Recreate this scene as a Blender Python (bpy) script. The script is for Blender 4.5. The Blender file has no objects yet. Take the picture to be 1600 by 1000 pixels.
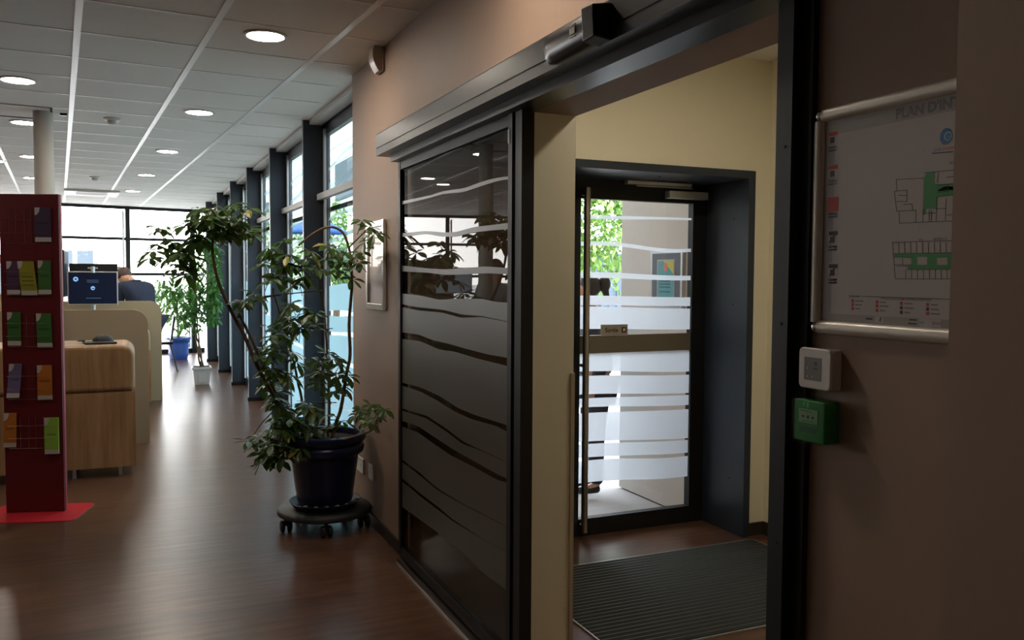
import bpy, math, random
import numpy as np
from mathutils import Vector, Matrix
random.seed(7)
SC = bpy.context.scene
COL = SC.collection

# ------------------------------------------------------------------ camera
FPX = 1328.0
PITCH = math.atan(66 / FPX); YAW = math.atan(590 / FPX); ROLL = 0.0055; EYE = 1.5
fwd = np.array([math.sin(YAW)*math.cos(PITCH), math.cos(YAW)*math.cos(PITCH), -math.sin(PITCH)])
r0 = np.array([math.cos(YAW), -math.sin(YAW), 0.0]); u0 = np.cross(r0, fwd)
rgt = r0 + ROLL*u0; rgt /= np.linalg.norm(rgt); upv = np.cross(rgt, fwd)
cam_d = bpy.data.cameras.new('camera'); cam = bpy.data.objects.new('camera', cam_d); COL.objects.link(cam)
m = Matrix(((rgt[0], upv[0], -fwd[0], 0), (rgt[1], upv[1], -fwd[1], 0), (rgt[2], upv[2], -fwd[2], EYE), (0, 0, 0, 1)))
cam.matrix_world = m
cam_d.sensor_width = 36; cam_d.lens = 36*FPX/1600; cam_d.clip_start = 0.05; cam_d.clip_end = 500
SC.camera = cam

def at(px, py, Y):            # photo point -> place in the room, at depth Y
    d = fwd + (px-800)/FPX*rgt - (py-500)/FPX*upv
    return Vector((0, 0, EYE)) + Vector(d)*(Y/d[1])

# ------------------------------------------------------------------ world, sun, exposure
SC.view_settings.view_transform = 'Standard'; SC.view_settings.look = 'None'
SC.view_settings.exposure = 0.7; SC.view_settings.gamma = 1.0; SC.view_settings.use_curve_mapping = False
W = bpy.data.worlds.new('sky'); SC.world = W; W.use_nodes = True
nt = W.node_tree; nt.nodes.clear()
wo = nt.nodes.new('ShaderNodeOutputWorld'); wb = nt.nodes.new('ShaderNodeBackground')
ge = nt.nodes.new('ShaderNodeTexCoord'); sx = nt.nodes.new('ShaderNodeSeparateXYZ'); rp = nt.nodes.new('ShaderNodeValToRGB')
nt.links.new(ge.outputs['Generated'], sx.inputs[0]); nt.links.new(sx.outputs['Z'], rp.inputs[0])
rp.color_ramp.elements[0].position = 0.0; rp.color_ramp.elements[0].color = (1.0, 0.97, 0.92, 1)
rp.color_ramp.elements[1].position = 0.6; rp.color_ramp.elements[1].color = (0.72, 0.83, 1.0, 1)
nt.links.new(rp.outputs[0], wb.inputs[0]); wb.inputs[1].default_value = 6.5
nt.links.new(wb.outputs[0], wo.inputs[0])
sd = bpy.data.lights.new('sun', 'SUN'); sd.energy = 9.0; sd.angle = 0.01; sd.color = (1, 0.96, 0.9)
so = bpy.data.objects.new('sun', sd); COL.objects.link(so)
so.rotation_euler = Vector((0.42, 0.40, -0.9)).to_track_quat('-Z', 'Y').to_euler()   # comes over the roof from behind the room
so.location = (-20, -20, 30)

# ------------------------------------------------------------------ materials
def mat(name, color, rough=0.5, metal=0.0, spec=0.5, emit=None, estr=1.0, noise=None, coat=0.0):
    M = bpy.data.materials.new(name); M.use_nodes = True
    b = M.node_tree.nodes['Principled BSDF']
    b.inputs['Base Color'].default_value = (*color, 1); b.inputs['Roughness'].default_value = rough
    b.inputs['Metallic'].default_value = metal; b.inputs['Specular IOR Level'].default_value = spec
    b.inputs['Coat Weight'].default_value = coat
    if emit: b.inputs['Emission Color'].default_value = (*emit, 1); b.inputs['Emission Strength'].default_value = estr
    if noise:                 # (scale, amount)
        n = M.node_tree; tc = n.nodes.new('ShaderNodeTexCoord'); nz = n.nodes.new('ShaderNodeTexNoise')
        nz.inputs['Scale'].default_value = noise[0]; nz.inputs['Detail'].default_value = 4
        mx = n.nodes.new('ShaderNodeMix'); mx.data_type = 'RGBA'; mx.blend_type = 'MULTIPLY'
        rr = n.nodes.new('ShaderNodeMapRange'); rr.inputs[3].default_value = 1-noise[1]; rr.inputs[4].default_value = 1+noise[1]
        n.links.new(tc.outputs['Object'], nz.inputs['Vector']); n.links.new(nz.outputs[0], rr.inputs[0])
        mx.inputs[0].default_value = 1; mx.inputs[6].default_value = (*color, 1)
        n.links.new(rr.outputs[0], mx.inputs[7]); n.links.new(mx.outputs[2], b.inputs['Base Color'])
    return M

def s2l(r, g, b):
    return tuple(((c/255/12.92) if c/255 <= 0.04045 else ((c/255+0.055)/1.055)**2.4) for c in (r, g, b))

def glass(name, tint=(1, 1, 1), ior=1.5, mult=1.0):
    M = bpy.data.materials.new(name); M.use_nodes = True; n = M.node_tree; n.nodes.clear()
    o = n.nodes.new('ShaderNodeOutputMaterial'); t = n.nodes.new('ShaderNodeBsdfTransparent'); g = n.nodes.new('ShaderNodeBsdfGlossy')
    t.inputs[0].default_value = (*tint, 1); g.inputs['Roughness'].default_value = 0.0
    f = n.nodes.new('ShaderNodeFresnel'); f.inputs[0].default_value = ior; x = n.nodes.new('ShaderNodeMixShader')
    mm = n.nodes.new('ShaderNodeMath'); mm.operation = 'MULTIPLY'; mm.inputs[1].default_value = mult; mm.use_clamp = True
    gm = n.nodes.new('ShaderNodeNewGeometry'); iv = n.nodes.new('ShaderNodeMath'); iv.operation = 'SUBTRACT'; iv.inputs[0].default_value = 1.0
    m2 = n.nodes.new('ShaderNodeMath'); m2.operation = 'MULTIPLY'
    n.links.new(gm.outputs['Backfacing'], iv.inputs[1]); n.links.new(f.outputs[0], mm.inputs[0])
    n.links.new(mm.outputs[0], m2.inputs[0]); n.links.new(iv.outputs[0], m2.inputs[1]); n.links.new(m2.outputs[0], x.inputs[0])
    n.links.new(t.outputs[0], x.inputs[1]); n.links.new(g.outputs[0], x.inputs[2]); n.links.new(x.outputs[0], o.inputs[0])
    return M

def frost(name, color=(0.9, 0.93, 0.95), transp=0.12, diff=0.25):
    M = bpy.data.materials.new(name); M.use_nodes = True; n = M.node_tree; n.nodes.clear()
    o = n.nodes.new('ShaderNodeOutputMaterial'); t = n.nodes.new('ShaderNodeBsdfTranslucent'); d = n.nodes.new('ShaderNodeBsdfDiffuse')
    p = n.nodes.new('ShaderNodeBsdfTransparent')
    t.inputs[0].default_value = (*color, 1); d.inputs[0].default_value = (*color, 1); p.inputs[0].default_value = (*color, 1)
    a = n.nodes.new('ShaderNodeMixShader'); a.inputs[0].default_value = diff
    b = n.nodes.new('ShaderNodeMixShader'); b.inputs[0].default_value = transp
    n.links.new(t.outputs[0], a.inputs[1]); n.links.new(d.outputs[0], a.inputs[2])
    n.links.new(a.outputs[0], b.inputs[1]); n.links.new(p.outputs[0], b.inputs[2]); n.links.new(b.outputs[0], o.inputs[0])
    return M

def wood(name, c1, c2, c3, plank=None, rough=0.35, scale=(0.6, 14, 14), spec=0.5, board=True):
    M = bpy.data.materials.new(name); M.use_nodes = True; n = M.node_tree; b = n.nodes['Principled BSDF']
    tc = n.nodes.new('ShaderNodeTexCoord'); mp = n.nodes.new('ShaderNodeMapping'); mp.inputs['Scale'].default_value = scale
    n.links.new(tc.outputs['Object'], mp.inputs[0])
    nz = n.nodes.new('ShaderNodeTexNoise'); nz.inputs['Scale'].default_value = 2.0; nz.inputs['Detail'].default_value = 7; nz.inputs['Roughness'].default_value = 0.65
    n.links.new(mp.outputs[0], nz.inputs['Vector'])
    r = n.nodes.new('ShaderNodeValToRGB'); r.color_ramp.elements[0].position = 0.30 if plank else 0.3; r.color_ramp.elements[0].color = (*c1, 1)
    r.color_ramp.elements[1].position = 0.72 if plank else 0.72; r.color_ramp.elements[1].color = (*c3, 1); e = r.color_ramp.elements.new(0.5); e.color = (*c2, 1)
    n.links.new(nz.outputs[0], r.inputs[0]); out = r.outputs[0]
    if plank:
        br = n.nodes.new('ShaderNodeTexBrick'); br.offset = 0.37; br.inputs['Scale'].default_value = 1
        br.inputs['Brick Width'].default_value = plank[0]; br.inputs['Row Height'].default_value = plank[1]
        br.inputs['Mortar Size'].default_value = 0.0012; br.inputs['Mortar'].default_value = (0.45, 0.45, 0.45, 1)
        br.inputs['Color1'].default_value = (0.85, 0.85, 0.85, 1); br.inputs['Color2'].default_value = (1.12, 1.1, 1.08, 1)
        n.links.new(tc.outputs['Object'], br.inputs['Vector'])
        mx = n.nodes.new('ShaderNodeMix'); mx.data_type = 'RGBA'; mx.blend_type = 'MULTIPLY'; mx.inputs[0].default_value = 1
        n.links.new(out, mx.inputs[6]); n.links.new(br.outputs['Color'], mx.inputs[7]); out = mx.outputs[2]
        rr = n.nodes.new('ShaderNodeMapRange'); rr.inputs[3].default_value = rough-0.005; rr.inputs[4].default_value = rough+0.01
        n.links.new(nz.outputs[0], rr.inputs[0]); n.links.new(rr.outputs[0], b.inputs['Roughness'])
    else:
        b.inputs['Roughness'].default_value = rough
    b.inputs['Specular IOR Level'].default_value = spec
    n.links.new(out, b.inputs['Base Color'])
    return M

M_floor = wood('plank_floor', (0.056, 0.024, 0.012), (0.098, 0.045, 0.024), (0.158, 0.080, 0.044), plank=(1.2, 0.12), rough=0.28, scale=(1.5, 13, 13))
M_oak = wood('oak_veneer', (0.22, 0.115, 0.050), (0.31, 0.175, 0.080), (0.40, 0.24, 0.12), rough=0.42, scale=(9, 9, 0.7))
M_tan = mat('taupe_paint', (0.31, 0.205, 0.145), 0.62, noise=(30, 0.04))
M_cream = mat('cream_paint', (0.78, 0.715, 0.545), 0.7, noise=(18, 0.02))
M_tile = mat('ceiling_tile', (0.80, 0.78, 0.75), 0.85, noise=(60, 0.04))
M_tee = mat('ceiling_tee', (0.93, 0.93, 0.92), 0.3)
M_gap = mat('ceiling_gap', (0.05, 0.05, 0.05), 0.8)
M_dark = mat('anthracite_metal', (0.007, 0.007, 0.007), 0.5, spec=0.35)
M_fin = mat('slate_metal', (0.019, 0.027, 0.041), 0.45)
M_hdr = mat('header_metal', (0.014, 0.014, 0.014), 0.3, metal=0.0)
M_black = mat('black_plastic', (0.008, 0.008, 0.009), 0.3)
M_rub = mat('rubber', (0.012, 0.012, 0.012), 0.6)
M_steel = mat('brushed_steel', (0.42, 0.38, 0.32), 0.35, metal=1.0)
M_silver = mat('silver_aluminium', (0.60, 0.60, 0.60), 0.38, metal=0.8)
M_white = mat('white_plastic', (0.60, 0.575, 0.54), 0.35)
M_wpaint = mat('white_paint', (0.8, 0.8, 0.8), 0.5)
M_grey = mat('grey_paint', (0.52, 0.50, 0.47), 0.6)
M_clear = glass('clear_glass')
M_fglass = glass('window_glass', (0.60, 0.66, 0.66), 1.35)
M_pglass = glass('dark_door_glass', (0.62, 0.60, 0.56), 1.7, 0.55)
M_frost = frost('frosted_film', (0.62, 0.66, 0.70))
M_frostblue = frost('pale_blue_film', (0.36, 0.50, 0.56), 0.06, 0.3)
M_veil = frost('thin_wave_film', (0.50, 0.56, 0.58), 0.70, 0.3)
M_frostdim = mat('frosted_film_grey', (0.075, 0.068, 0.055), 0.36, spec=0.4)
M_red = mat('red_lacquer', (0.105, 0.006, 0.010), 0.38)
M_redplate = mat('lit_red_steel', (0.50, 0.02, 0.03), 0.35)  # lighter copy of the stand red: light on the upward-facing plate, in the colour
def leafmat(name, c, amt):
    M = mat(name, c, 0.38, noise=(9, amt)); n = M.node_tree; b = n.nodes['Principled BSDF']; o = n.nodes['Material Output']
    t = n.nodes.new('ShaderNodeBsdfTranslucent'); t.inputs[0].default_value = (c[0]*2.2, c[1]*2.2, c[2]*1.2, 1)
    x = n.nodes.new('ShaderNodeMixShader'); x.inputs[0].default_value = 0.28
    n.links.new(b.outputs[0], x.inputs[1]); n.links.new(t.outputs[0], x.inputs[2]); n.links.new(x.outputs[0], o.inputs[0]); return M
M_leaf = leafmat('glossy_leaf', (0.048, 0.100, 0.020), 0.45)
M_leafy = mat('yellowing_leaf', (0.28, 0.25, 0.04), 0.4)
M_ficus = leafmat('ficus_leaf', (0.05, 0.15, 0.035), 0.4)
M_bark = mat('bark', (0.16, 0.10, 0.055), 0.8, noise=(40, 0.3))
M_barkg = mat('pale_bark', (0.33, 0.27, 0.2), 0.8, noise=(40, 0.3))
M_cane = mat('bamboo_cane', (0.30, 0.22, 0.13), 0.6)
M_pot = mat('blue_glazed_clay', (0.006, 0.013, 0.055), 0.28)
M_soil = mat('soil', (0.03, 0.02, 0.013), 0.95, noise=(60, 0.4))
M_chrome = mat('chrome', (0.8, 0.8, 0.8), 0.15, metal=1)
M_paper = mat('paper', (0.43, 0.385, 0.36), 0.6)
M_beige = mat('beige_laminate', (0.27, 0.195, 0.12), 0.55)
M_skin = mat('skin', (0.55, 0.30, 0.2), 0.5)
M_hair = mat('brown_hair', (0.05, 0.022, 0.012), 0.5)
M_hairdk = mat('dark_hair', (0.02, 0.012, 0.01), 0.45)
M_navy = mat('navy_cloth', (0.012, 0.02, 0.045), 0.9)
M_gcloth = mat('grey_cloth', (0.3, 0.3, 0.32), 0.9)
M_denim = mat('dark_denim', (0.02, 0.026, 0.045), 0.9)
M_lens = mat('lamp_lens', (1, 1, 1), 0.5, emit=(1.0, 0.88, 0.74), estr=80)
M_lensv = mat('lobby_lamp_lens', (1, 1, 1), 0.5, emit=(1.0, 0.90, 0.74), estr=85)

# ------------------------------------------------------------------ mesh helpers
def fasten(o, parent):
    p = parent
    while p.parent: p = p.parent
    if p.type == 'EMPTY': o.data.transform(Matrix.Translation(-Vector(p.location)))
    o.parent = parent
class MB:
    def __init__(s): s.v = []; s.f = []; s.m = []
    def add(s, vs, fs, mi=0):
        o = len(s.v); s.v += [tuple(p) for p in vs]
        for f in fs: s.f.append([o+i for i in f]); s.m.append(mi)
        return s
    def box(s, a, b, mi=0, T=None):
        x0, x1 = sorted((a[0], b[0])); y0, y1 = sorted((a[1], b[1])); z0, z1 = sorted((a[2], b[2]))
        vs = [Vector(p) for p in ((x0, y0, z0), (x1, y0, z0), (x1, y1, z0), (x0, y1, z0), (x0, y0, z1), (x1, y0, z1), (x1, y1, z1), (x0, y1, z1))]
        if T: vs = [T @ p for p in vs]
        return s.add(vs, [(0, 3, 2, 1), (4, 5, 6, 7), (0, 1, 5, 4), (1, 2, 6, 5), (2, 3, 7, 6), (3, 0, 4, 7)], mi)
    def prism(s, poly, h0, h1, mi=0, T=None):      # polygon in local xy, extruded h0..h1 along local z
        n = len(poly); vs = [Vector((p[0], p[1], h0)) for p in poly] + [Vector((p[0], p[1], h1)) for p in poly]
        if T: vs = [T @ p for p in vs]
        return s.add(vs, [tuple(range(n-1, -1, -1)), tuple(range(n, 2*n))] + [(i, (i+1) % n, n+(i+1) % n, n+i) for i in range(n)], mi)
    def tube(s, pts, rad, n=8, mi=0):
        pts = [Vector(p) for p in pts]; k = len(pts)
        R = rad if isinstance(rad, (list, tuple)) else [rad]*k
        vs = []; ref = None
        for i in range(k):
            d = (pts[min(i+1, k-1)]-pts[max(i-1, 0)]).normalized()
            if ref is None:
                ref = Vector((0, 0, 1)) if abs(d.z) < 0.9 else Vector((1, 0, 0))
            a = (ref - d*ref.dot(d)).normalized(); b = d.cross(a); ref = a
            for j in range(n):
                t = 2*math.pi*j/n; vs.append(pts[i]+(a*math.cos(t)+b*math.sin(t))*R[i])
        fs = [(i*n+j, i*n+(j+1) % n, (i+1)*n+(j+1) % n, (i+1)*n+j) for i in range(k-1) for j in range(n)]
        fs += [tuple(range(n-1, -1, -1)), tuple(range((k-1)*n, k*n))]
        return s.add(vs, fs, mi)
    def lathe(s, prof, c=(0, 0, 0), n=32, mi=0):   # prof: (r, z)
        vs = []; k = len(prof)
        for r, z in prof:
            for j in range(n): t = 2*math.pi*j/n; vs.append((c[0]+r*math.cos(t), c[1]+r*math.sin(t), c[2]+z))
        fs = [(i*n+j, i*n+(j+1) % n, (i+1)*n+(j+1) % n, (i+1)*n+j) for i in range(k-1) for j in range(n)]
        if prof[0][0] > 1e-5: fs.append(tuple(range(n-1, -1, -1)))
        if prof[-1][0] > 1e-5: fs.append(tuple(range((k-1)*n, k*n)))
        return s.add(vs, fs, mi)
    def ball(s, c, r, n=12, mi=0):
        rx, ry, rz = r if isinstance(r, (tuple, list)) else (r, r, r)
        vs = []; k = n//2+1
        for i in range(k):
            p = math.pi*i/(k-1)
            for j in range(n):
                t = 2*math.pi*j/n; vs.append((c[0]+rx*math.sin(p)*math.cos(t), c[1]+ry*math.sin(p)*math.sin(t), c[2]-rz*math.cos(p)))
        fs = [(i*n+j, i*n+(j+1) % n, (i+1)*n+(j+1) % n, (i+1)*n+j) for i in range(k-1) for j in range(n)]
        return s.add(vs, fs, mi)
    def build(s, name, mats, parent=None, smooth=False, bevel=0.0, auto=None):
        me = bpy.data.meshes.new(name); me.from_pydata(s.v, [], s.f)
        for M in (mats if isinstance(mats, (list, tuple)) else [mats]): me.materials.append(M)
        me.polygons.foreach_set('material_index', s.m)
        if smooth: me.polygons.foreach_set('use_smooth', [True]*len(s.f))
        me.update(); me.validate()
        o = bpy.data.objects.new(name, me); COL.objects.link(o)
        if smooth or auto:
            import bmesh
            b = bmesh.new(); b.from_mesh(me); bmesh.ops.remove_doubles(b, verts=b.verts, dist=1e-6)
            bmesh.ops.recalc_face_normals(b, faces=b.faces)
            for e in b.edges:
                if len(e.link_faces) == 2 and e.calc_face_angle(0) > math.radians(auto or 50): e.smooth = False
            b.to_mesh(me); b.free()
        if bevel:
            bv = o.modifiers.new('bevel', 'BEVEL'); bv.width = bevel; bv.segments = 3; bv.limit_method = 'ANGLE'
        if parent: fasten(o, parent)
        return o

def tag(o, label=None, cat=None, group=None, kind=None):
    if label: o['label'] = label
    if cat: o['category'] = cat
    if group: o['group'] = group
    if kind: o['kind'] = kind
    return o
def thing(name, label, cat, loc=(0, 0, 0), group=None, kind=None):
    o = bpy.data.objects.new(name, None); COL.objects.link(o); o.location = loc; o.empty_display_size = 0.1
    return tag(o, label, cat, group, kind)
def struct(mb, name, mats, label, cat, **k):
    return tag(mb.build(name, mats, **k), label, cat, kind='structure')
def rrect(x0, y0, x1, y1, r, seg=6, corners=(1, 1, 1, 1)):   # bl, br, tr, tl
    P = []
    for (cx, cy, a, on, px, py) in ((x0+r, y0+r, math.pi, corners[0], x0, y0), (x1-r, y0+r, 1.5*math.pi, corners[1], x1, y0),
                            (x1-r, y1-r, 0, corners[2], x1, y1), (x0+r, y1-r, 0.5*math.pi, corners[3], x0, y1)):
        if on: P += [(cx+r*math.cos(a+i/seg*math.pi/2), cy+r*math.sin(a+i/seg*math.pi/2)) for i in range(seg+1)]
        else: P.append((px, py))
    return P
def text_into(mb, s, size, T, mi=0, align='LEFT', bold=0.0, ext=0.0):
    cu = bpy.data.curves.new('lettering', 'FONT'); cu.body = s; cu.size = size; cu.align_x = align; cu.offset = bold; cu.extrude = ext
    cu.resolution_u = 3
    o = bpy.data.objects.new('lettering', cu); COL.objects.link(o)
    bpy.context.view_layer.update()
    me = o.evaluated_get(bpy.context.evaluated_depsgraph_get()).to_mesh()
    vs = [T @ v.co for v in me.vertices]; fs = [tuple(p.vertices) for p in me.polygons]
    mb.add(vs, fs, mi); bpy.data.objects.remove(o); bpy.data.curves.remove(cu)
def frame_T(origin, ex, ey):      # local x->ex, y->ey, z->normal
    ex = Vector(ex).normalized(); ey = Vector(ey).normalized(); ez = ex.cross(ey)
    return Matrix(((ex.x, ey.x, ez.x, origin[0]), (ex.y, ey.y, ez.y, origin[1]), (ex.z, ey.z, ez.z, origin[2]), (0, 0, 0, 1)))

# ------------------------------------------------------------------ shell
WX = 1.30; WB = 1.48; HC = 2.79; YC = 5.475
ROOM_L = -8.0; YB = -3.5
# far wall line
FO = Vector((1.047, 17.705)); FU = Vector((-0.9788, -0.2046))
FL = 9.3
def ff(s, z, off=0.0):
    p = FO + FU*s + Vector((-FU.y, FU.x))*(-off) ; return (p.x, p.y, z)
fl_end = FO + FU*FL
mb = MB(); mb.add([(ROOM_L, YB, 0), (3.6, YB, 0), (3.6, 4.33, 0), (1.6, 4.33, 0), (1.6, YC, 0), (1.46, YC+.5, 0), (1.33, 17.8, 0), (ROOM_L, 15.75, 0)], [tuple(range(8))])
struct(mb, 'floor', M_floor, 'dark brown wood plank floor running through hall and lobby', 'floor')

mb = MB()
mb.add([(ROOM_L, YB, HC), (ROOM_L, 16.0, HC), (1.4, 17.95, HC), (1.5, YC, HC), (1.5, YB, HC)], [(0, 1, 2, 3, 4)][::1])
mb.add([(ROOM_L-.3, YB-.3, HC+.35), (3.9, YB-.3, HC+.35), (3.9, 4.4, HC+.35), (1.7, 4.4, HC+.35), (1.6, 18.1, HC+.35), (ROOM_L-.3, 16.2, HC+.35)], [(0, 1, 2, 3, 4, 5)])
nx, ny, dx, dy = 0.9974, 0.0715, -0.0715, 0.9974
def cst(s, t, z): return (s*nx+t*dx, s*ny+t*dy, z)
def cbar(s0, s1, t0, t1, mi, zb=0.004):
    q = [cst(s0, t0, HC-zb), cst(s1, t0, HC-zb), cst(s1, t1, HC-zb), cst(s0, t1, HC-zb)]
    u = [cst(s0, t0, HC), cst(s1, t0, HC), cst(s1, t1, HC), cst(s0, t1, HC)]
    mb.add(q+u, [(0, 3, 2, 1), (0, 1, 5, 4), (1, 2, 6, 5), (2, 3, 7, 6), (3, 0, 4, 7)], mi)
for k in range(-12, 3):
    s = 0.11 + 0.622*k
    t1 = (17.40+0.137*s)/1.0123; t0 = max(YB-.3, (nx*s-1.28)/0.0715)
    cbar(s-0.017, s+0.017, t0, t1, 1)
k = -15
while True:
    t = 5.115+0.5975*k; k += 1
    if t > 17.3: break
    smax = (1.285+0.0715*t)/nx
    cbar(-7.4, smax, t-0.006, t+0.006, 1, 0.0035)
cbar(-0.515, -0.02, 7.50, 7.515, 2, .006); cbar(-0.035, -0.02, 7.50, 8.10, 2, .006); cbar(-0.515, -0.02, 8.085, 8.10, 2, .006)
struct(mb, 'ceiling', [M_tile, M_tee, M_gap], 'suspended ceiling of pale tiles in a white metal grid', 'ceiling')

mb = MB()
YJ = 2.77; YN = 1.42; ZO = 2.09
mb.box((WX, YJ, 0), (WB, YC, HC)); mb.box((WX, YN, ZO), (WB, YJ, HC)); mb.box((WX, YB, 0), (WB, YN, HC))
mb.box((1.48, 5.3, 0), (1.62, YC, HC+.35))
# cream lining of the reveal facing the lobby opening
o = mb
mbc = MB()
mbc.add([(WX+.001, YJ-.001, 0), (WB, YJ-.001, 0), (WB, YJ-.001, ZO), (WX+.001, YJ-.001, ZO)], [(0, 1, 2, 3)], 1)
mb.add(mbc.v, mbc.f, 1)
mb.add([(WB+.001, YB, 0), (WB+.001, YN, 0), (WB+.001, YN, HC), (WB+.001, YB, HC)], [(0, 1, 2, 3)], 1)
mb.add([(WB+.001, YJ, 0), (WB+.001, 4.3, 0), (WB+.001, 4.3, HC), (WB+.001, YJ, HC)], [(0, 1, 2, 3)], 1)
mb.add([(WB+.001, YN, ZO), (WB+.001, YJ, ZO), (WB+.001, YJ, HC), (WB+.001, YN, HC)], [(0, 1, 2, 3)], 1)
struct(mb, 'wall_right', [M_tan, M_cream], 'taupe painted wall with the lobby opening cut through it', 'wall')

mb = MB(); mb.box((1.19, YB, 0), (WX, 0.957, HC))
struct(mb, 'wall_pier', M_tan, 'taupe wall projection covering the right end of the plan', 'wall')

VX = 3.37; VY = 3.92; VC = 2.75
mb = MB(); mb.box((VX, 0.4, 0), (VX+.15, VY, VC+.2))
struct(mb, 'wall_lobby_right', M_cream, 'cream lobby wall right of the entrance door', 'wall')
mb = MB()
mb.box((3.25, VY, 0), (VX+.15, 4.35, VC+.2)); mb.box((1.48, VY, 2.115), (3.25, 4.35, VC+.2)); mb.box((1.48, VY, 0), (1.98, 4.35, 2.115))
struct(mb, 'wall_lobby_far', M_cream, 'cream lobby wall holding the glass entrance door', 'wall')
mb = MB(); mb.box((1.48, 0.25, 0), (VX+.15, 0.4, VC+.2))
struct(mb, 'wall_lobby_near', M_cream, 'cream end wall of the lobby', 'wall')
mb = MB(); mb.box((1.48, 0.4, VC), (VX, VY, VC+.05))
mb.box((2.1, 0.4, VC-.004), (2.13, VY, VC), 1); mb.box((2.72, 0.4, VC-.004), (2.75, VY, VC), 1)
for y in (0.9, 1.5, 2.1, 2.7, 3.3): mb.box((1.48, y, VC-.004), (VX, y+.015, VC), 1)
struct(mb, 'ceiling_lobby', [M_tile, M_tee], 'tiled lobby ceiling beyond the lintel', 'ceiling')

# walls out of view behind and left
mb = MB(); mb.box((ROOM_L-.15, YB, 0), (ROOM_L, 16.0, HC)); struct(mb, 'wall_left', M_grey, 'plain pale wall closing the hall on the left', 'wall')
mb = MB(); mb.box((ROOM_L, YB-.15, 0), (WB, YB, HC)); struct(mb, 'wall_back', M_tan, 'taupe wall behind the viewpoint', 'wall')

# baseboards
M_base = mat('skirting_brown', (0.035, 0.027, 0.022), 0.4)
mb = MB(); mb.box((WX-.012, 4.25, 0), (WX, YC, 0.07)); struct(mb, 'baseboard_right', M_base, 'dark skirting along the taupe wall by the sliding panel', 'baseboard')
mb = MB(); mb.box((3.255, VY-.012, 0), (VX, VY, 0.075)); mb.box((VX-.012, 0.4, 0), (VX, VY-.012, 0.075))
struct(mb, 'baseboard_lobby', M_base, 'dark skirting in the lobby corner', 'baseboard')

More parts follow.
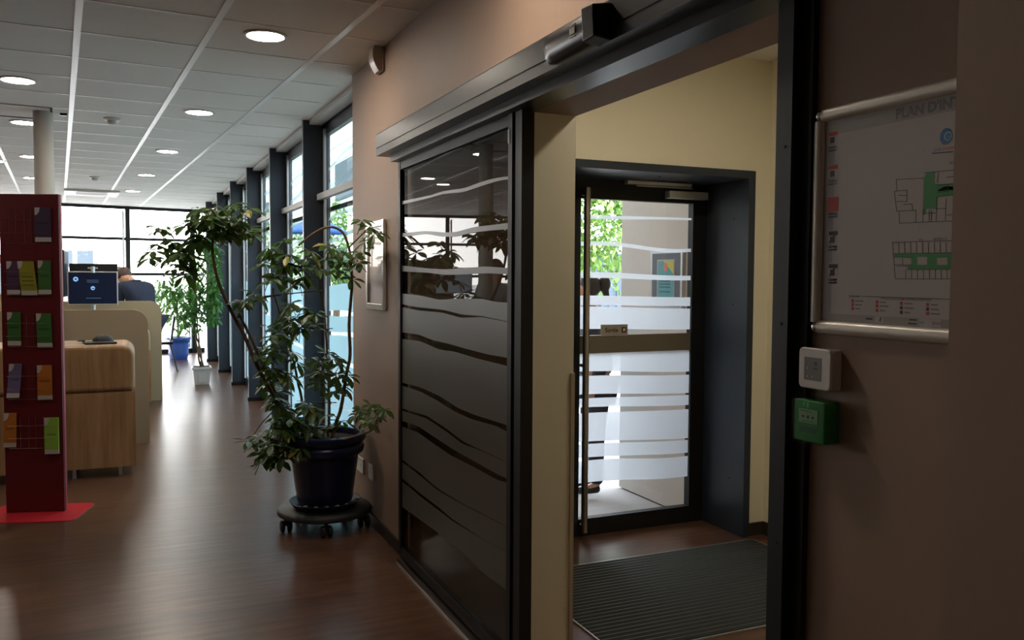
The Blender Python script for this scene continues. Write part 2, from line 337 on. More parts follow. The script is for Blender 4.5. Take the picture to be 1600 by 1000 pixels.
# ------------------------------------------------------------------ facade glazing on the right (window_1)
fy = [7.17, 8.87, 10.56, 12.20, 13.90, 15.75]
def fx(y): return 1.238-0.0156*(y-10.56)
win = thing('window_1', 'long glazed side wall with slate blue fins and wave film', 'window', (1.45, 11.0, 0), kind='structure')
bays = [YC-.03] + fy + [17.66]
for y in fy:
    b = MB(); b.box((fx(y), y, 0.0), (fx(y)+.185, y+.05, HC)); fin = b.build('mullion', M_fin, win)
    b = MB(); b.box((fx(y)-.015, y-.02, 0.0), (fx(y)+.19, y+.055, .045)); b.build('base_shoe', M_dark, fin)
for i in range(len(bays)-1):
    y0, y1 = bays[i]+(.05 if i else 0), bays[i+1]; g0 = fx(y0)+.185; g1 = fx(y1)+.185
    gx = lambda y: g0+(g1-g0)*(y-y0)/(y1-y0)
    f = MB()
    for (ya, yb, za, zb, mi) in ((y1-.075, y1-.03, 0.1, 2.72, 1), (y1-.03, y1, 0.1, 2.72, 0), (y0, y0+.05, 0.1, 2.72, 0), (y0, y1, 0, .1, 0), (y0, y1, 2.67, 2.80, 0)):
        e0, e1 = (-.03, -.012) if mi else (-.012, .03)
        f.add([(gx(ya)+e0, ya, za), (gx(yb)+e0, yb, za), (gx(yb)+e1, yb, za), (gx(ya)+e1, ya, za),
               (gx(ya)+e0, ya, zb), (gx(yb)+e0, yb, zb), (gx(yb)+e1, yb, zb), (gx(ya)+e1, ya, zb)],
              [(0, 3, 2, 1), (4, 5, 6, 7), (0, 1, 5, 4), (1, 2, 6, 5), (2, 3, 7, 6), (3, 0, 4, 7)], mi)
    f.build('window_frame', [M_fin, M_silver], win)
    p = MB(); p.box((0, 0, 0), (1, 1, 1)); 
    p.v = [(gx(y0+.05)+(.01 if a[0] else 0)+(gx(y1)-gx(y0))*a[1], y0+.05+(y1-y0-.1)*a[1], .1+2.6*a[2]) for a in p.v]
    pane = p.build('pane', M_fglass, win)
    t = MB(); t.add([(gx(y0)-.075, y0, 2.135), (gx(y1)-.075, y1, 2.135), (gx(y1)-.032, y1, 2.135), (gx(y0)-.032, y0, 2.135),
                     (gx(y0)-.075, y0, 2.185), (gx(y1)-.075, y1, 2.185), (gx(y1)-.032, y1, 2.185), (gx(y0)-.032, y0, 2.185)],
                    [(0, 3, 2, 1), (4, 5, 6, 7), (0, 1, 5, 4), (1, 2, 6, 5), (2, 3, 7, 6), (3, 0, 4, 7)])
    t.build('transom', mat('transom_grey', (.30, .30, .30), .5), win)
    t = MB(); t.add([(gx(y0)+.01, y0, 2.04), (gx(y1)+.01, y1, 2.04), (gx(y1)+.03, y1, 2.04), (gx(y0)+.03, y0, 2.04),
                     (gx(y0)+.01, y0, 2.075), (gx(y1)+.01, y1, 2.075), (gx(y1)+.03, y1, 2.075), (gx(y0)+.03, y0, 2.075)],
                    [(0, 3, 2, 1), (4, 5, 6, 7), (0, 1, 5, 4), (1, 2, 6, 5), (2, 3, 7, 6), (3, 0, 4, 7)])
    t.build('glazing_bar', M_fin, win)
    fm = MB()
    def rib(zb, zt, ya, yb, off=-.004, n=14):
        V = []; 
        for k in range(n+1):
            y = ya+(yb-ya)*k/n; V += [(gx(y)+off, y, zb(y)), (gx(y)+off, y, zt(y))]
        fm.add(V, [(2*k, 2*k+2, 2*k+3, 2*k+1) for k in range(n)])
    ya, yb = y0+.05, y1-.125
    w = lambda base, amp, ph: (lambda y: base+amp*math.sin(3.1*y+ph))
    edges = [(0.13, 0.46, .02, 1), (.49, .69, .025, 2.2), (.73, .80, .02, 0), (.83, 1.03, .02, .6), (1.07, 1.20, .02, 1.7), (1.22, 1.43, .02, .3)]
    for (za, zb2, am, ph) in edges: rib(w(za, am if za > .2 else 0, ph), w(zb2, am, ph+.3), ya, yb)
    fm.build('frosted_film', M_frostblue, win)
    fm = MB()
    for (za, th, am, ph) in ((1.62, .03, .02, .5), (1.80, .035, .03, 1.5), (1.96, .03, .03, .2), (2.25, .05, .04, 2.2), (2.40, .035, .05, .9)):
        rib(w(za, am, ph), w(za+th, am, ph+.2), ya, yb)
    fm.build('wave_film', M_veil, win)
b = MB(); b.add([(1.36, YC, 2.755), (1.24, 17.6, 2.755), (1.34, 17.6, 2.755), (1.46, YC, 2.755), (1.36, YC, HC), (1.24, 17.6, HC), (1.34, 17.6, HC), (1.46, YC, HC)],
                [(0, 3, 2, 1), (4, 5, 6, 7), (0, 1, 5, 4), (1, 2, 6, 5), (2, 3, 7, 6), (3, 0, 4, 7)])
struct(b, 'trim_1', M_grey, 'grey blind pelmet along the top of the side glazing', 'trim')

# far glazing (window_2)
win = thing('window_2', 'far glazed end wall with dark posts and rails', 'window', ff(4, 0), kind='structure')
TF = frame_T((FO.x, FO.y, 0), (FU.x, FU.y, 0), (0, 0, 1))
for s in (0.0, 1.17, 2.90, 4.6, 6.3, 8.0):
    b = MB(); b.box((s-.03, 0, -.06), (s+.045, HC, .03), 0, TF); b.build('mullion', M_dark, win)
    b = MB(); b.box((s+.07, .1, -.04), (s+.10, 2.7, .02), 0, TF); b.build('blind_guide', M_silver, win)
for z, h in ((0.0, .09), (.66, .04), (1.50, .055), (2.16, .05), (2.735, .055)):
    b = MB(); b.box((-.2, z, -.03), (FL, z+h, .03), 0, TF); b.build('rail', M_dark, win)
b = MB(); b.box((-.2, .05, -.005), (FL, 2.75, .005), 0, TF); b.build('pane', M_clear, win)

# ------------------------------------------------------------------ sliding panel, header, posts
PX = 1.252
pan = thing('door_2', 'closed-back sliding glass door panel parked in front of the taupe wall', 'door', (PX, 3.5, 0), kind='structure')
y0, y1 = 2.715, 4.235
b = MB(); b.box((PX-.012, y1-.035, .06), (PX+.028, y1, 2.10)); b.build('stile', M_dark, pan)
b = MB(); b.box((PX-.012, y0, .06), (PX+.028, y0+.055, 2.10)); b.box((PX-.018, y0+.07, .06), (PX+.02, y0+.105, 2.10)); b.box((PX, y0+.05, .06), (PX+.02, y0+.075, 2.10)); b.build('stile', M_dark, pan)
b = MB(); b.box((PX-.010, y0+.1, 2.045), (PX+.028, y1-.03, 2.10)); b.build('top_rail', M_dark, pan)
b = MB(); b.box((PX-.010, y0+.1, .055), (PX+.028, y1-.03, .10)); b.build('bottom_rail', M_dark, pan)
b = MB(); b.box((PX, y0+.1, .10), (PX+.012, y1-.035, 2.045)); b.build('pane', M_pglass, pan)
b = MB(); b.box((PX-.02, y0+.104, 1.98), (PX-.0185, y0+.090, 2.03)); b.build('reflector_sticker', M_white, pan)
# film: wave bands, in front of glass. px->z read off the photo along the panel
fm = MB()
Ya, Yb = y1-.04, y0+.105
def prib(pa, pb):   # pa, pb: list of (u, z) u 0 (far) .. 1 (near)
    n = 24; V = []
    def ev(P, u):
        for i in range(len(P)-1):
            if P[i][0] <= u <= P[i+1][0]:
                k = (u-P[i][0])/(P[i+1][0]-P[i][0]); return P[i][1]+(P[i+1][1]-P[i][1])*k
        return P[-1][1]
    us = [k/n for k in range(n+1) if pa[0][0] <= k/n <= pa[-1][0]]
    for u in us: y = Ya+(Yb-Ya)*u; V += [(PX-.003, y, ev(pa, u)), (PX-.003, y, ev(pb, u))]
    fm.add(V, [(2*k, 2*k+1, 2*k+3, 2*k+2) for k in range(len(us)-1)])
def wave(pts, ox, oy, k):           # outline points on the panel, measured from the photograph -> (u, z)
    out = []
    for (x, y) in pts:
        px, py = ox+x/k, oy+y/k; d = fwd + (px-800)/FPX*rgt - (py-500)/FPX*upv; p = d*((PX-.003)/d[0])
        out.append(((Ya-p[1])/(Ya-Yb), EYE+p[2]))
    out[0] = (0.0, out[0][1]); out[-1] = (1.0, out[-1][1]); return out
A_ = lambda *p: wave(p, 600, 180, 2.633)
B_ = lambda *p: wave(p, 600, 560, 2.27)
prib(A_((95, 362), (190, 340), (240, 325), (330, 316), (420, 285), (480, 268), (520, 264)), A_((95, 348), (190, 330), (240, 313), (330, 300), (420, 268), (480, 255), (520, 253)))
prib(A_((95, 498), (170, 488), (240, 500), (290, 500), (370, 482), (440, 474), (520, 468)), A_((95, 482), (170, 476), (240, 482), (290, 482), (370, 460), (440, 452), (520, 442)))
prib(A_((95, 642), (180, 648), (250, 657), (330, 655), (420, 650), (520, 655)), A_((95, 618), (180, 630), (250, 635), (330, 628), (420, 622), (520, 630)))
mid = A_((95, 735), (150, 742), (230, 760), (300, 755), (400, 755), (460, 768), (520, 772))
t1 = A_((95, 780), (140, 790), (240, 800), (320, 820), (400, 826), (520, 852)); b1 = A_((95, 792), (140, 803), (240, 812), (320, 834), (400, 830), (520, 853))
t2 = A_((95, 898), (140, 902), (200, 925), (270, 942), (340, 962), (430, 985), (520, 1000)); b2 = A_((95, 925), (150, 930), (230, 965), (290, 972), (380, 1000), (520, 1035))
t3 = B_((80, 92), (130, 103), (200, 135), (260, 175), (320, 200), (400, 225), (445, 240)); b3 = B_((80, 103), (130, 118), (190, 150), (250, 188), (310, 215), (400, 240), (445, 265))
t4 = B_((80, 186), (150, 203), (220, 248), (280, 295), (340, 323), (445, 372)); b4 = B_((80, 193), (150, 212), (220, 258), (280, 304), (340, 325), (445, 373))
t5 = B_((80, 230), (120, 240), (180, 280), (240, 320), (320, 365), (400, 410), (445, 430)); b5 = B_((80, 250), (120, 262), (180, 305), (240, 345), (320, 385), (400, 430), (445, 442))
t6 = B_((80, 370), (130, 408), (190, 460), (270, 510), (445, 600)); b6 = B_((80, 378), (130, 417), (190, 468), (270, 513), (445, 601))
t7 = B_((80, 438), (140, 488), (200, 533), (240, 568), (350, 640), (445, 690)); b7 = B_((80, 448), (140, 498), (200, 543), (240, 574), (350, 641), (445, 691))
end = B_((80, 540), (180, 610), (280, 690), (350, 760), (445, 830))
for lo, hi in ((t1, mid), (t2, b1), (t3, b2), (t4, b3), (t5, b4), (t6, b5), (t7, b6), (end, b7)): prib(lo, hi)
fm.build('frosted_film', M_frostdim, pan)

b = MB(); b.box((1.235, 1.42, 0), (WX, 4.245, .035)); b.box((1.232, 1.42, 0), (1.236, 4.245, .012), 1)
struct(b, 'trim_2', [M_base, M_silver], 'dark floor track under the sliding panel', 'trim')

hd = thing('trim_3', 'long dark metal header box of the automatic sliding door', 'door header', (1.2, 2.8, 2.1), kind='structure')
b = MB(); prof = [(1.30, 2.118), (1.142, 2.118), (1.142, 2.150), (1.146, 2.152), (1.146, 2.155), (1.142, 2.157), (1.142, 2.224), (1.150, 2.232), (1.30, 2.232)]
ya, yb = 1.0, 4.30
n = len(prof); b.add([(p[0], ya, p[1]) for p in prof]+[(p[0], yb, p[1]) for p in prof],
                     [tuple(range(n)), tuple(range(2*n-1, n-1, -1))]+[(i, n+i, n+(i+1) % n, (i+1) % n) for i in range(n)])
b.build('cover', M_hdr, hd, auto=20)
b = MB(); b.box((1.20, 1.42, 2.085), (1.30, 4.236, 2.118)); b.build('carriage_rail', M_black, hd)

b = MB(); b.box((1.268, YJ, 0), (WX, YJ+.06, 2.118)); b.box((1.296, YJ-.004, 0), (1.312, YJ+.002, 2.09))
struct(b, 'trim_4', M_dark, 'black jamb post at the far side of the lobby opening', 'trim')
b = MB(); b.box((1.262, 1.405, 0), (1.30, 1.452, HC)); b.box((1.285, 1.372, 0), (1.30, 1.406, HC))
for z in (0.93+.02, 1.405, 1.86, .52): b.lathe([(0.0035, 0), (0.0035, .002), (0, .002)], (0, 0, 0), 10); 
# screws on the post face (small discs turned to face the hall)
for q, z in enumerate((0.93, 1.405, 1.78, .5)):
    o_ = len(b.v) - (4-q)*30
    for i in range(30):
        x, y, zz = b.v[o_+i]; b.v[o_+i] = (1.262-zz, 1.425+x, z+y)
struct(b, 'trim_5', M_dark, 'black post with screws at the near side of the lobby opening', 'trim')
b = MB(); b.box((WB-.012, YJ-.006, 0), (WB+.004, YJ+.02, 1.15)); 
struct(b, 'trim_6', mat('tan_plastic', (.46, .37, .27), .5), 'brown corner guard on the cream jamb', 'trim')

# motion sensor on header
se = thing('motion_sensor', 'black motion sensor bar mounted on the sliding door header', 'sensor', (1.12, 2.1, 2.1))
b = MB(); pr = [(1.142, 2.205), (1.115, 2.207), (1.098, 2.195), (1.092, 2.165), (1.098, 2.135), (1.115, 2.118), (1.142, 2.118)]
ys = [(2.0, 1.0), (2.22, 1.0), (2.255, .9), (2.272, .6), (2.276, .25)]
V = []; k = len(pr)
for y, sc_ in ys: V += [(1.142+(p[0]-1.142)*sc_, y, 2.16+(p[1]-2.16)*(0.4+0.6*sc_)) for p in pr]
b.add(V, [(i*k+j, i*k+(j+1) % k, (i+1)*k+(j+1) % k, (i+1)*k+j) for i in range(len(ys)-1) for j in range(k)]+[tuple(range(k)), tuple(range(len(V)-1, len(V)-k-1, -1))])
b.build('housing', M_black, se, smooth=True)
b = MB(); b.add([(1.142, 1.945, 2.118), (1.09, 1.945, 2.125), (1.085, 1.945, 2.205), (1.142, 1.945, 2.215), (1.142, 2.003, 2.112), (1.088, 2.003, 2.12), (1.082, 2.003, 2.207), (1.142, 2.003, 2.22)],
                [(0, 1, 2, 3), (7, 6, 5, 4), (0, 4, 5, 1), (1, 5, 6, 2), (2, 6, 7, 3), (3, 7, 4, 0)]); b.build('end_cap', M_black, se, bevel=.004)
b = MB()
for i in range(5): b.box((1.0895, 2.052+i*.006, 2.158), (1.094, 2.055+i*.006, 2.176))
b.box((1.0895, 2.05, 2.181), (1.094, 2.08, 2.183)); b.box((1.0895, 2.05, 2.150), (1.094, 2.08, 2.152)); b.build('printed_mark', M_white, se)

# ------------------------------------------------------------------ entrance door (door_1)
dr = thing('door_1', 'glazed entrance door in a deep dark metal surround', 'door', (2.7, 4.3, 0), kind='structure')
b = MB(); T = 0.045
b.box((3.205, VY-.02, 0), (3.25, 4.33, 2.115)); b.box((1.98, VY-.02, 0), (2.02, 4.33, 2.115)); b.box((2.02, VY-.02, 2.072), (3.205, 4.33, 2.115))
for z in (1.85, 1.35, .32): b.ball((3.204, 4.03, z), .006, 8, 1)
b.ball((2.7, 4.05, 2.071), .006, 8, 1)
b.build('surround', [M_fin, M_black], dr)
b = MB(); b.box((2.25, 4.29, .0), (2.333, 4.34, 2.07)); b.box((3.105, 4.29, 0), (3.205, 4.34, 2.07)); b.box((2.333, 4.29, 1.955), (3.105, 4.34, 2.07)); b.box((2.333, 4.29, .0), (3.105, 4.34, .10))
b.box((2.02, 4.30, 0), (2.25, 4.33, 2.07)); b.build('door_leaf', M_dark, dr)
b = MB(); b.box((2.333, 4.31, .10), (3.105, 4.32, 1.955)); b.build('pane', M_clear, dr)
b = MB(); b.box((2.333, 4.298, 1.065), (3.105, 4.332, 1.168)); b.build('middle_rail', mat('bronze_rail', (0.16, 0.135, 0.095), .45), dr)
b = MB(); b.tube([(2.343, 4.235, .04), (2.343, 4.235, 2.01)], .019, 16)
for z in (.07, 1.0, 1.98): b.tube([(2.343, 4.235, z), (2.343, 4.29, z)], .012, 10)
b.build('pull_bar', M_steel, dr, smooth=True)
b = MB(); b.box((2.895, 4.235, 1.975), (3.175, 4.285, 2.02)); b.build('closer_body', M_silver, dr, bevel=.003)
b = MB(); b.box((2.615, 4.245, 2.047), (3.06, 4.285, 2.066)); b.box((2.68, 4.25, 2.036), (3.07, 4.262, 2.042)); b.build('closer_arm', M_silver, dr)
fm = MB()
def drib(a, b2):
    n = 16; V = []
    for k in range(n+1):
        u = k/n; x = 2.334+.77*u; V += [(x, 4.305, a(u)), (x, 4.305, b2(u))]
    fm.add(V, [(2*k, 2*k+2, 2*k+3, 2*k+1) for k in range(n)])
def sm(z0, z1, amp=0.0): return lambda u: z0+(z1-z0)*u*u*(3-2*u)+amp*math.sin(u*6.0)
for (lb, rb, lt, rt, am) in ((1.841, 1.855, 1.863, 1.868, 0), (1.684, 1.665, 1.708, 1.685, .008), (1.501, 1.491, 1.535, 1.519, .002), (1.345, 1.333, 1.40, 1.387, 0), (1.207, 1.191, 1.337, 1.318, 0),
        (.961, .932, 1.066, 1.066, 0), (.828, .80, .935, .912, 0), (.752, .725, .804, .788, 0), (.551, .52, .718, .699, 0), (.458, .429, .536, .509, 0), (.308, .283, .437, .41, .004)):
    drib(sm(lb, rb, am), sm(lt, rt, am))
fm.build('frosted_film', M_frost, dr)
b = MB(); b.box((2.474, 4.293, 1.162), (2.654, 4.299, 1.230)); pl = b.build('exit_plate', mat('taupe_plate', (0.36, 0.30, 0.25), .4), dr)
b = MB(); T_ = frame_T((2.50, 4.292, 1.186), (1, 0, 0), (0, 0, 1)); text_into(b, 'Sortie', .036, T_, bold=.0006)
b.box((2.612, 4.2915, 1.182), (2.644, 4.2925, 1.214)); b.build('lettering', M_black, pl)
b = MB(); b.prism([(2.62, 1.190), (2.635, 1.190), (2.635, 1.198), (2.640, 1.198), (2.632, 1.209), (2.618, 1.205), (2.624, 1.199), (2.620, 1.196)], 0, .0006, 0, frame_T((0, 4.2914, 0), (1, 0, 0), (0, 0, 1)))
b.build('exit_symbol', M_white, pl)

# entrance mat
em = thing('entrance_mat', 'large dark ribbed entrance mat with silver edge in lobby floor', 'mat', (2.5, 3.3, 0))
b = MB(); x0, x1, ya, yb = 1.735, 3.22, 2.845, 3.835
b.box((x0, ya, 0.001), (x1, yb, .006)); b.build('mat_base', M_rub, em)
b = MB()
for q in ((x0-.006, ya-.006, x1+.006, ya), (x0-.006, yb, x1+.006, yb+.006), (x0-.006, ya, x0, yb), (x1, ya, x1+.006, yb)): b.box((q[0], q[1], .001), (q[2], q[3], .009))
b.build('edge_frame', M_silver, em)
b = MB(); M_rib = mat('mat_rib', (0.012, 0.013, 0.009), 0.9, noise=(200, .3)); ML = mat('mat_rail', (0.17, 0.18, 0.14), .5, metal=.3)
y = ya+.006
while y < yb-.02:
    b.box((x0+.003, y, .006), (x1-.003, y+.027, .010), 0); b.box((x0+.003, y+.0305, .006), (x1-.003, y+.0335, .0095), 1); y += .0352
b.build('rib', [M_rib, ML], em)

# ------------------------------------------------------------------ wall items by the opening
ac = thing('door_access_unit', 'square white touch unit on wall above the green box', 'door control', (1.285, 1.335, 1.3))
TY = frame_T((1.30, 0, 0), (0, -1, 0), (0, 0, 1))          # faces the hall (-X)
b = MB(); b.prism(rrect(-1.378, 1.276, -1.29, 1.358, .004), 0, .020, 0, TY); b.build('back_box', M_white, ac)
b = MB(); b.prism(rrect(-1.379, 1.275, -1.289, 1.359, .011), .0205, .029, 0, TY); b.build('cover', M_white, ac, bevel=.003)
b = MB(); b.prism(rrect(-1.362, 1.293, -1.315, 1.340, .001), .0285, .0296, 0, TY); lcd = b.build('control_face', mat('grey_face', (0.13, 0.12, 0.10), .35), ac)
b = MB(); b.prism([(-1.330+.004*math.cos(t*.6), 1.328+.004*math.sin(t*.6)) for t in range(10)], .0296, .0300, 0, TY); b.prism(rrect(-1.337, 1.316, -1.323, 1.319, .001), .0296, .03, 0, TY)
for x in (-1.354, -1.340): b.prism(rrect(x, 1.2985, x+.003, 1.3015, .001), .0296, .03, 1, TY)
b.prism(rrect(-1.354, 1.315, -1.352, 1.319, .0005), .0296, .03, 1, TY)
b.build('indicator', [M_black, M_white], lcd)

gb = thing('break_glass_unit', 'green emergency door release box with clear lid on the wall', 'emergency release', (1.28, 1.335, 1.2))
M_green = mat('green_plastic', (0.02, 0.17, 0.045), .35)
b = MB(); b.prism(rrect(-1.376, 1.167, -1.291, 1.252, .004), 0, .040, 0, TY); b.build('box', M_green, gb, bevel=.002)
b = MB(); b.prism(rrect(-1.362, 1.205, -1.309, 1.234, .001), .040, .0412, 0, TY); lab = b.build('press_plate', M_paper, gb, )
b = MB(); text_into(b, 'APPUYER ICI', .0055, TY @ Matrix.Translation((-1.358, 1.2275, .0415)), bold=.0001)
for sx_, dx_ in ((-1.349, 1), (-1.322, -1)):
    b.prism([(sx_-.004*dx_, 1.2165), (sx_, 1.2165), (sx_, 1.214), (sx_+.004*dx_, 1.218), (sx_, 1.222), (sx_, 1.2195), (sx_-.004*dx_, 1.2195)][::dx_], .0412, .0415, 0, TY)
b.prism([(-1.3355+.0035*math.cos(t*.63), 1.218+.0035*math.sin(t*.63)) for t in range(10)], .0412, .0415, 0, TY)
b.prism(rrect(-1.352, 1.2085, -1.320, 1.2095, .0003), .0412, .0415, 0, TY)
b.build('lettering', M_black, lab)
b = MB(); b.prism(rrect(-1.360, 1.185, -1.312, 1.198, .001), .040, .0404, 0, TY); b.build('slot', mat('dark_green', (.008, .06, .015), .5), gb)
b = MB(); b.prism(rrect(-1.352, 1.238, -1.346, 1.247, .001), .040, .0404, 0, TY); b.prism(rrect(-1.342, 1.237, -1.335, 1.248, .001), .040, .0404, 0, TY); b.build('symbol', mat('pale_green', (.2, .5, .22), .5), gb)
b = MB(); b.prism(rrect(-1.378, 1.165, -1.289, 1.254, .004), .0445, .046, 0, TY); b.box((1.2555, 1.374, 1.254), (1.299, 1.293, 1.2555)); b.box((1.254, 1.345, 1.159), (1.262, 1.325, 1.166))
b.build('lid', glass('clear_lid', (.8, .95, .82), 1.45), gb)

# evacuation plan in snap frame
pf = thing('plan_frame', 'silver snap frame holding the intervention plan on taupe wall', 'framed plan', (1.29, 1.05, 1.39))
ya, yb, za, zb = -1.372, -0.735, 1.388, 1.848
b = MB()
def bar(p0, p1, horiz):
    n = 8; V = []
    for e in (p0, p1):
        for k in range(n+1):
            t = math.pi*k/n; w = .0135*math.cos(t); h = .004+.010*math.sin(t)
            V.append((e[0]+(0 if horiz else w), e[1]+(w if horiz else 0), h))
    V = [TY @ Vector(v) for v in V]
    b.add(V, [(k, k+1, n+2+k, n+1+k) for k in range(n)]+[tuple(range(n+1)), tuple(range(2*n+1, n, -1))])
bar((ya+.022, zb-.0135), (yb-.022, zb-.0135), 1); bar((ya+.022, za+.0135), (yb-.022, za+.0135), 1)
bar((ya+.0135, za+.024), (ya+.0135, zb-.024), 0); bar((yb-.0135, za+.024), (yb-.0135, zb-.024), 0)
b.build('frame', mat('satin_aluminium', (.62, .58, .50), .42, metal=.35), pf, smooth=True)
for cx, cz in ((ya+.013, za+.013), (ya+.013, zb-.013), (yb-.013, za+.013), (yb-.013, zb-.013)):
    b = MB(); v0 = TY @ Vector((cx, cz, .004)); b.ball(v0, (.010, .0128, .0128), 14); b.build('corner_piece', M_chrome, pf, smooth=True)
b = MB(); b.prism(rrect(ya+.02, za+.02, yb-.02, zb-.02, .001), .001, .004, 0, TY)
M_plangrey = mat('plan_grey', (.30, .27, .25), .5)
sheet = b.build('plan_border', M_plangrey, pf)
b = MB(); b.prism(rrect(-1.317, 1.431, yb-.03, 1.792, .0005), .004, .0043, 0, TY); b.build('plan_sheet', M_paper, sheet)
M_line = mat('ink', (.03, .025, .025), .6); M_ink2 = mat('soft_ink', (.16, .14, .135), .6)
M_pgreen = mat('plan_green', (.05, .26, .08), .6); M_pred = mat('plan_red', (.45, .03, .03), .6); M_pblue = mat('logo_blue', (.03, .12, .28), .5)
def R(b, x0, z0, x1, z1, mi, h=.0045): b.prism([(x0, z0), (x1, z0), (x1, z1), (x0, z1)], .0042, h, mi, TY)
def LN(b, x0, z0, x1, z1, w=.0010, mi=0):
    d = Vector((x1-x0, z1-z0)); L = d.length or 1; n_ = Vector((-d.y, d.x))/L*w/2
    b.prism([(x0-n_.x, z0-n_.y), (x1-n_.x, z1-n_.y), (x1+n_.x, z1+n_.y), (x0+n_.x, z0+n_.y)], .0044, .0046, mi, TY)
# plan coordinates helper: photo px on the wall plane
def wp(px, py):
    d = fwd + (px-800)/FPX*rgt - (py-500)/FPX*upv; p = np.array([0, 0, EYE]) + d*(1.295/d[0]); return -p[1], p[2]
b = MB(); z0, h = wp(1399, 186); text_into(b, "PLAN D'INTERVENTION", .0255, TY @ Matrix.Translation((z0, h, .0045)), bold=.0011)
b.build('title_lettering', M_ink2, sheet)
b = MB()
def wl(x0, y0, x1, y1, w=.0010): a = wp(x0, y0); c = wp(x1, y1); LN(b, *a, *c, w)
def wpoly(pts, mi, h=.0044): q = [wp(*p) for p in pts]; b.prism(q[::-1], .0042, h, mi, TY)
def zq(x, y): return (1370+x/4.169, 120+y/4.1667)
wpoly([zq(*p) for p in ((305, 665), (320, 625), (378, 620), (375, 690), (390, 700), (500, 693), (500, 770), (390, 782), (385, 860), (320, 860), (318, 895), (297, 900))], 1)
wpoly([zq(*p) for p in ((395, 735), (440, 715), (500, 713), (500, 735), (395, 745))], 1)
for q in (((125, 668), (305, 660)), ((125, 668), (130, 740)), ((112, 745), (195, 738)), ((112, 745), (128, 875)), ((195, 738), (193, 812)), ((128, 812), (193, 812)), ((138, 772), (190, 772)), ((128, 875), (255, 868)), ((145, 878), (145, 955)), ((145, 953), (500, 938)),
          ((255, 868), (252, 950)), ((172, 832), (228, 828)), ((228, 828), (232, 868)), ((300, 860), (298, 945)), ((305, 625), (500, 607)), ((400, 620), (392, 690)), ((450, 655), (500, 648)), ((390, 782), (385, 940)), ((385, 860), (450, 855)), ((450, 795), (445, 935)), ((390, 705), (500, 697)), ((390, 782), (500, 768)), ((453, 900), (500, 898)), ((320, 888), (380, 886)), ((340, 870), (340, 940)), ((355, 870), (353, 940)), ((400, 735), (465, 728)), ((400, 752), (465, 745)), ((465, 700), (465, 750))):
    wl(*zq(*q[0]), *zq(*q[1]))
wl(*zq(305, 480), *zq(300, 480))
# lower plan
def zr(x, y): return (1260+x/2.273, 120+y/2.273)
wpoly([zr(*p) for p in ((310, 628), (515, 625), (515, 682), (358, 684), (358, 670), (372, 668), (372, 642), (310, 640))], 1)
wpoly([zr(*p) for p in ((393, 640), (428, 640), (428, 668), (393, 668))], 2, .0046); wpoly([zr(*p) for p in ((463, 643), (500, 642), (500, 668), (463, 668))], 2, .0046)
for q in (((305, 588), (520, 582)), ((305, 588), (315, 718)), ((315, 718), (515, 718)), ((310, 640), (372, 642)), ((312, 668), (372, 668)), ((340, 645), (342, 668)), ((310, 628), (515, 625)), ((320, 672), (358, 672)), ((358, 684), (515, 684))): wl(*zr(*q[0]), *zr(*q[1]))
for k in range(9): wl(*zr(327+k*21, 587), *zr(328+k*21, 626))
for k in range(8): wl(*zr(352+k*21, 684), *zr(352+k*21, 717))
wl(*zr(445, 272), *zr(520, 266), .0016); wl(*zr(150, 778), *zr(510, 790))
b.build('floor_plan_drawing', [M_line, M_pgreen, M_paper], sheet)
for q, (x, y) in enumerate(((1301, 213), (1303, 266), (1300, 318), (1300, 370), (1300, 422))):
    b = MB(); x0, zz = wp(1312, y)[0]-.02, wp(1312, y)[1]
    R(b, x0-.012, zz-.014, x0+.016, zz+.014, 0)
    R(b, x0-.010, zz+.004, x0+.014, zz+.012, 1 if q < 3 else 2, .0047)
    R(b, x0-.006, zz-.011, x0+.006, zz+.001, 1 if q == 2 else 2, .0047)
    if q >= 3: LN(b, x0-.008, zz-.012, x0+.010, zz+.010, .004, 2)
    if q == 2: R(b, x0-.012, zz-.014, x0+.016, zz+.014, 1, .0046)
    for k in range(2): R(b, x0-.010, zz-.021-.006*k, x0+.014, zz-.018-.006*k, 2, .0043)
    b.build('pictogram', [M_paper, M_pred, M_line, M_ink2], sheet)
b = MB()
x0, zz = wp(1305, 470); R(b, x0-.008, zz-.006, x0+.02, zz+.006, 0)
# legend rows
for (x, y, mi) in ((1332, 470, 1), (1332, 476, 1), (1332, 482, 1), (1370, 472, 1), (1370, 478, 1), (1370, 485, 1), (1408, 474, 1), (1408, 481, 2), (1408, 488, 2), (1449, 476, 1), (1449, 483, 2), (1449, 490, 1)):
    a, c = wp(x, y); R(b, a-.003, c-.003, a+.003, c+.003, mi); 
    LN(b, a+.007, c, a+.007+.012+.01*((x*7+y*3) % 5)/5, c, .0022, 3)
a, c = wp(1326, 464); text_into(b, 'LEGENDE', .006, TY @ Matrix.Translation((a, c-.001, .0045)), 2)
a, c = wp(1376, 468); text_into(b, 'MODELE PLAN ETABLI COMME LE DEMANDE', .0056, TY @ Matrix.Translation((a, c, .0045)), 2)
a, c = wp(1372, 499); R(b, a-.008, c-.006, a+.012, c+.006, 0); LN(b, a+.004, c-.004, a+.006, c+.004, .003, 2); LN(b, a-.03, c, a-.014, c, .003, 2)
a, c = wp(1436, 503); R(b, a, c+.0015, a+.045, c+.006, 0); R(b, a, c-.008, a+.045, c-.0035, 0); R(b, a+.010, c-.0095, a+.028, c+.003, 0, .0047); LN(b, a-.022, c+.003, a-.006, c+.003, .0025, 2); LN(b, a-.024, c-.004, a-.006, c-.004, .0025, 2)
a, c = wp(1436, 374); text_into(b, 'REZ', .0055, TY @ Matrix.Translation((a-.001, c-.003, .0045)), 1)
a, c = wp(1458, 373); text_into(b, 'NIVEAU 2', .0065, TY @ Matrix.Translation((a, c-.003, .0045)), 2)
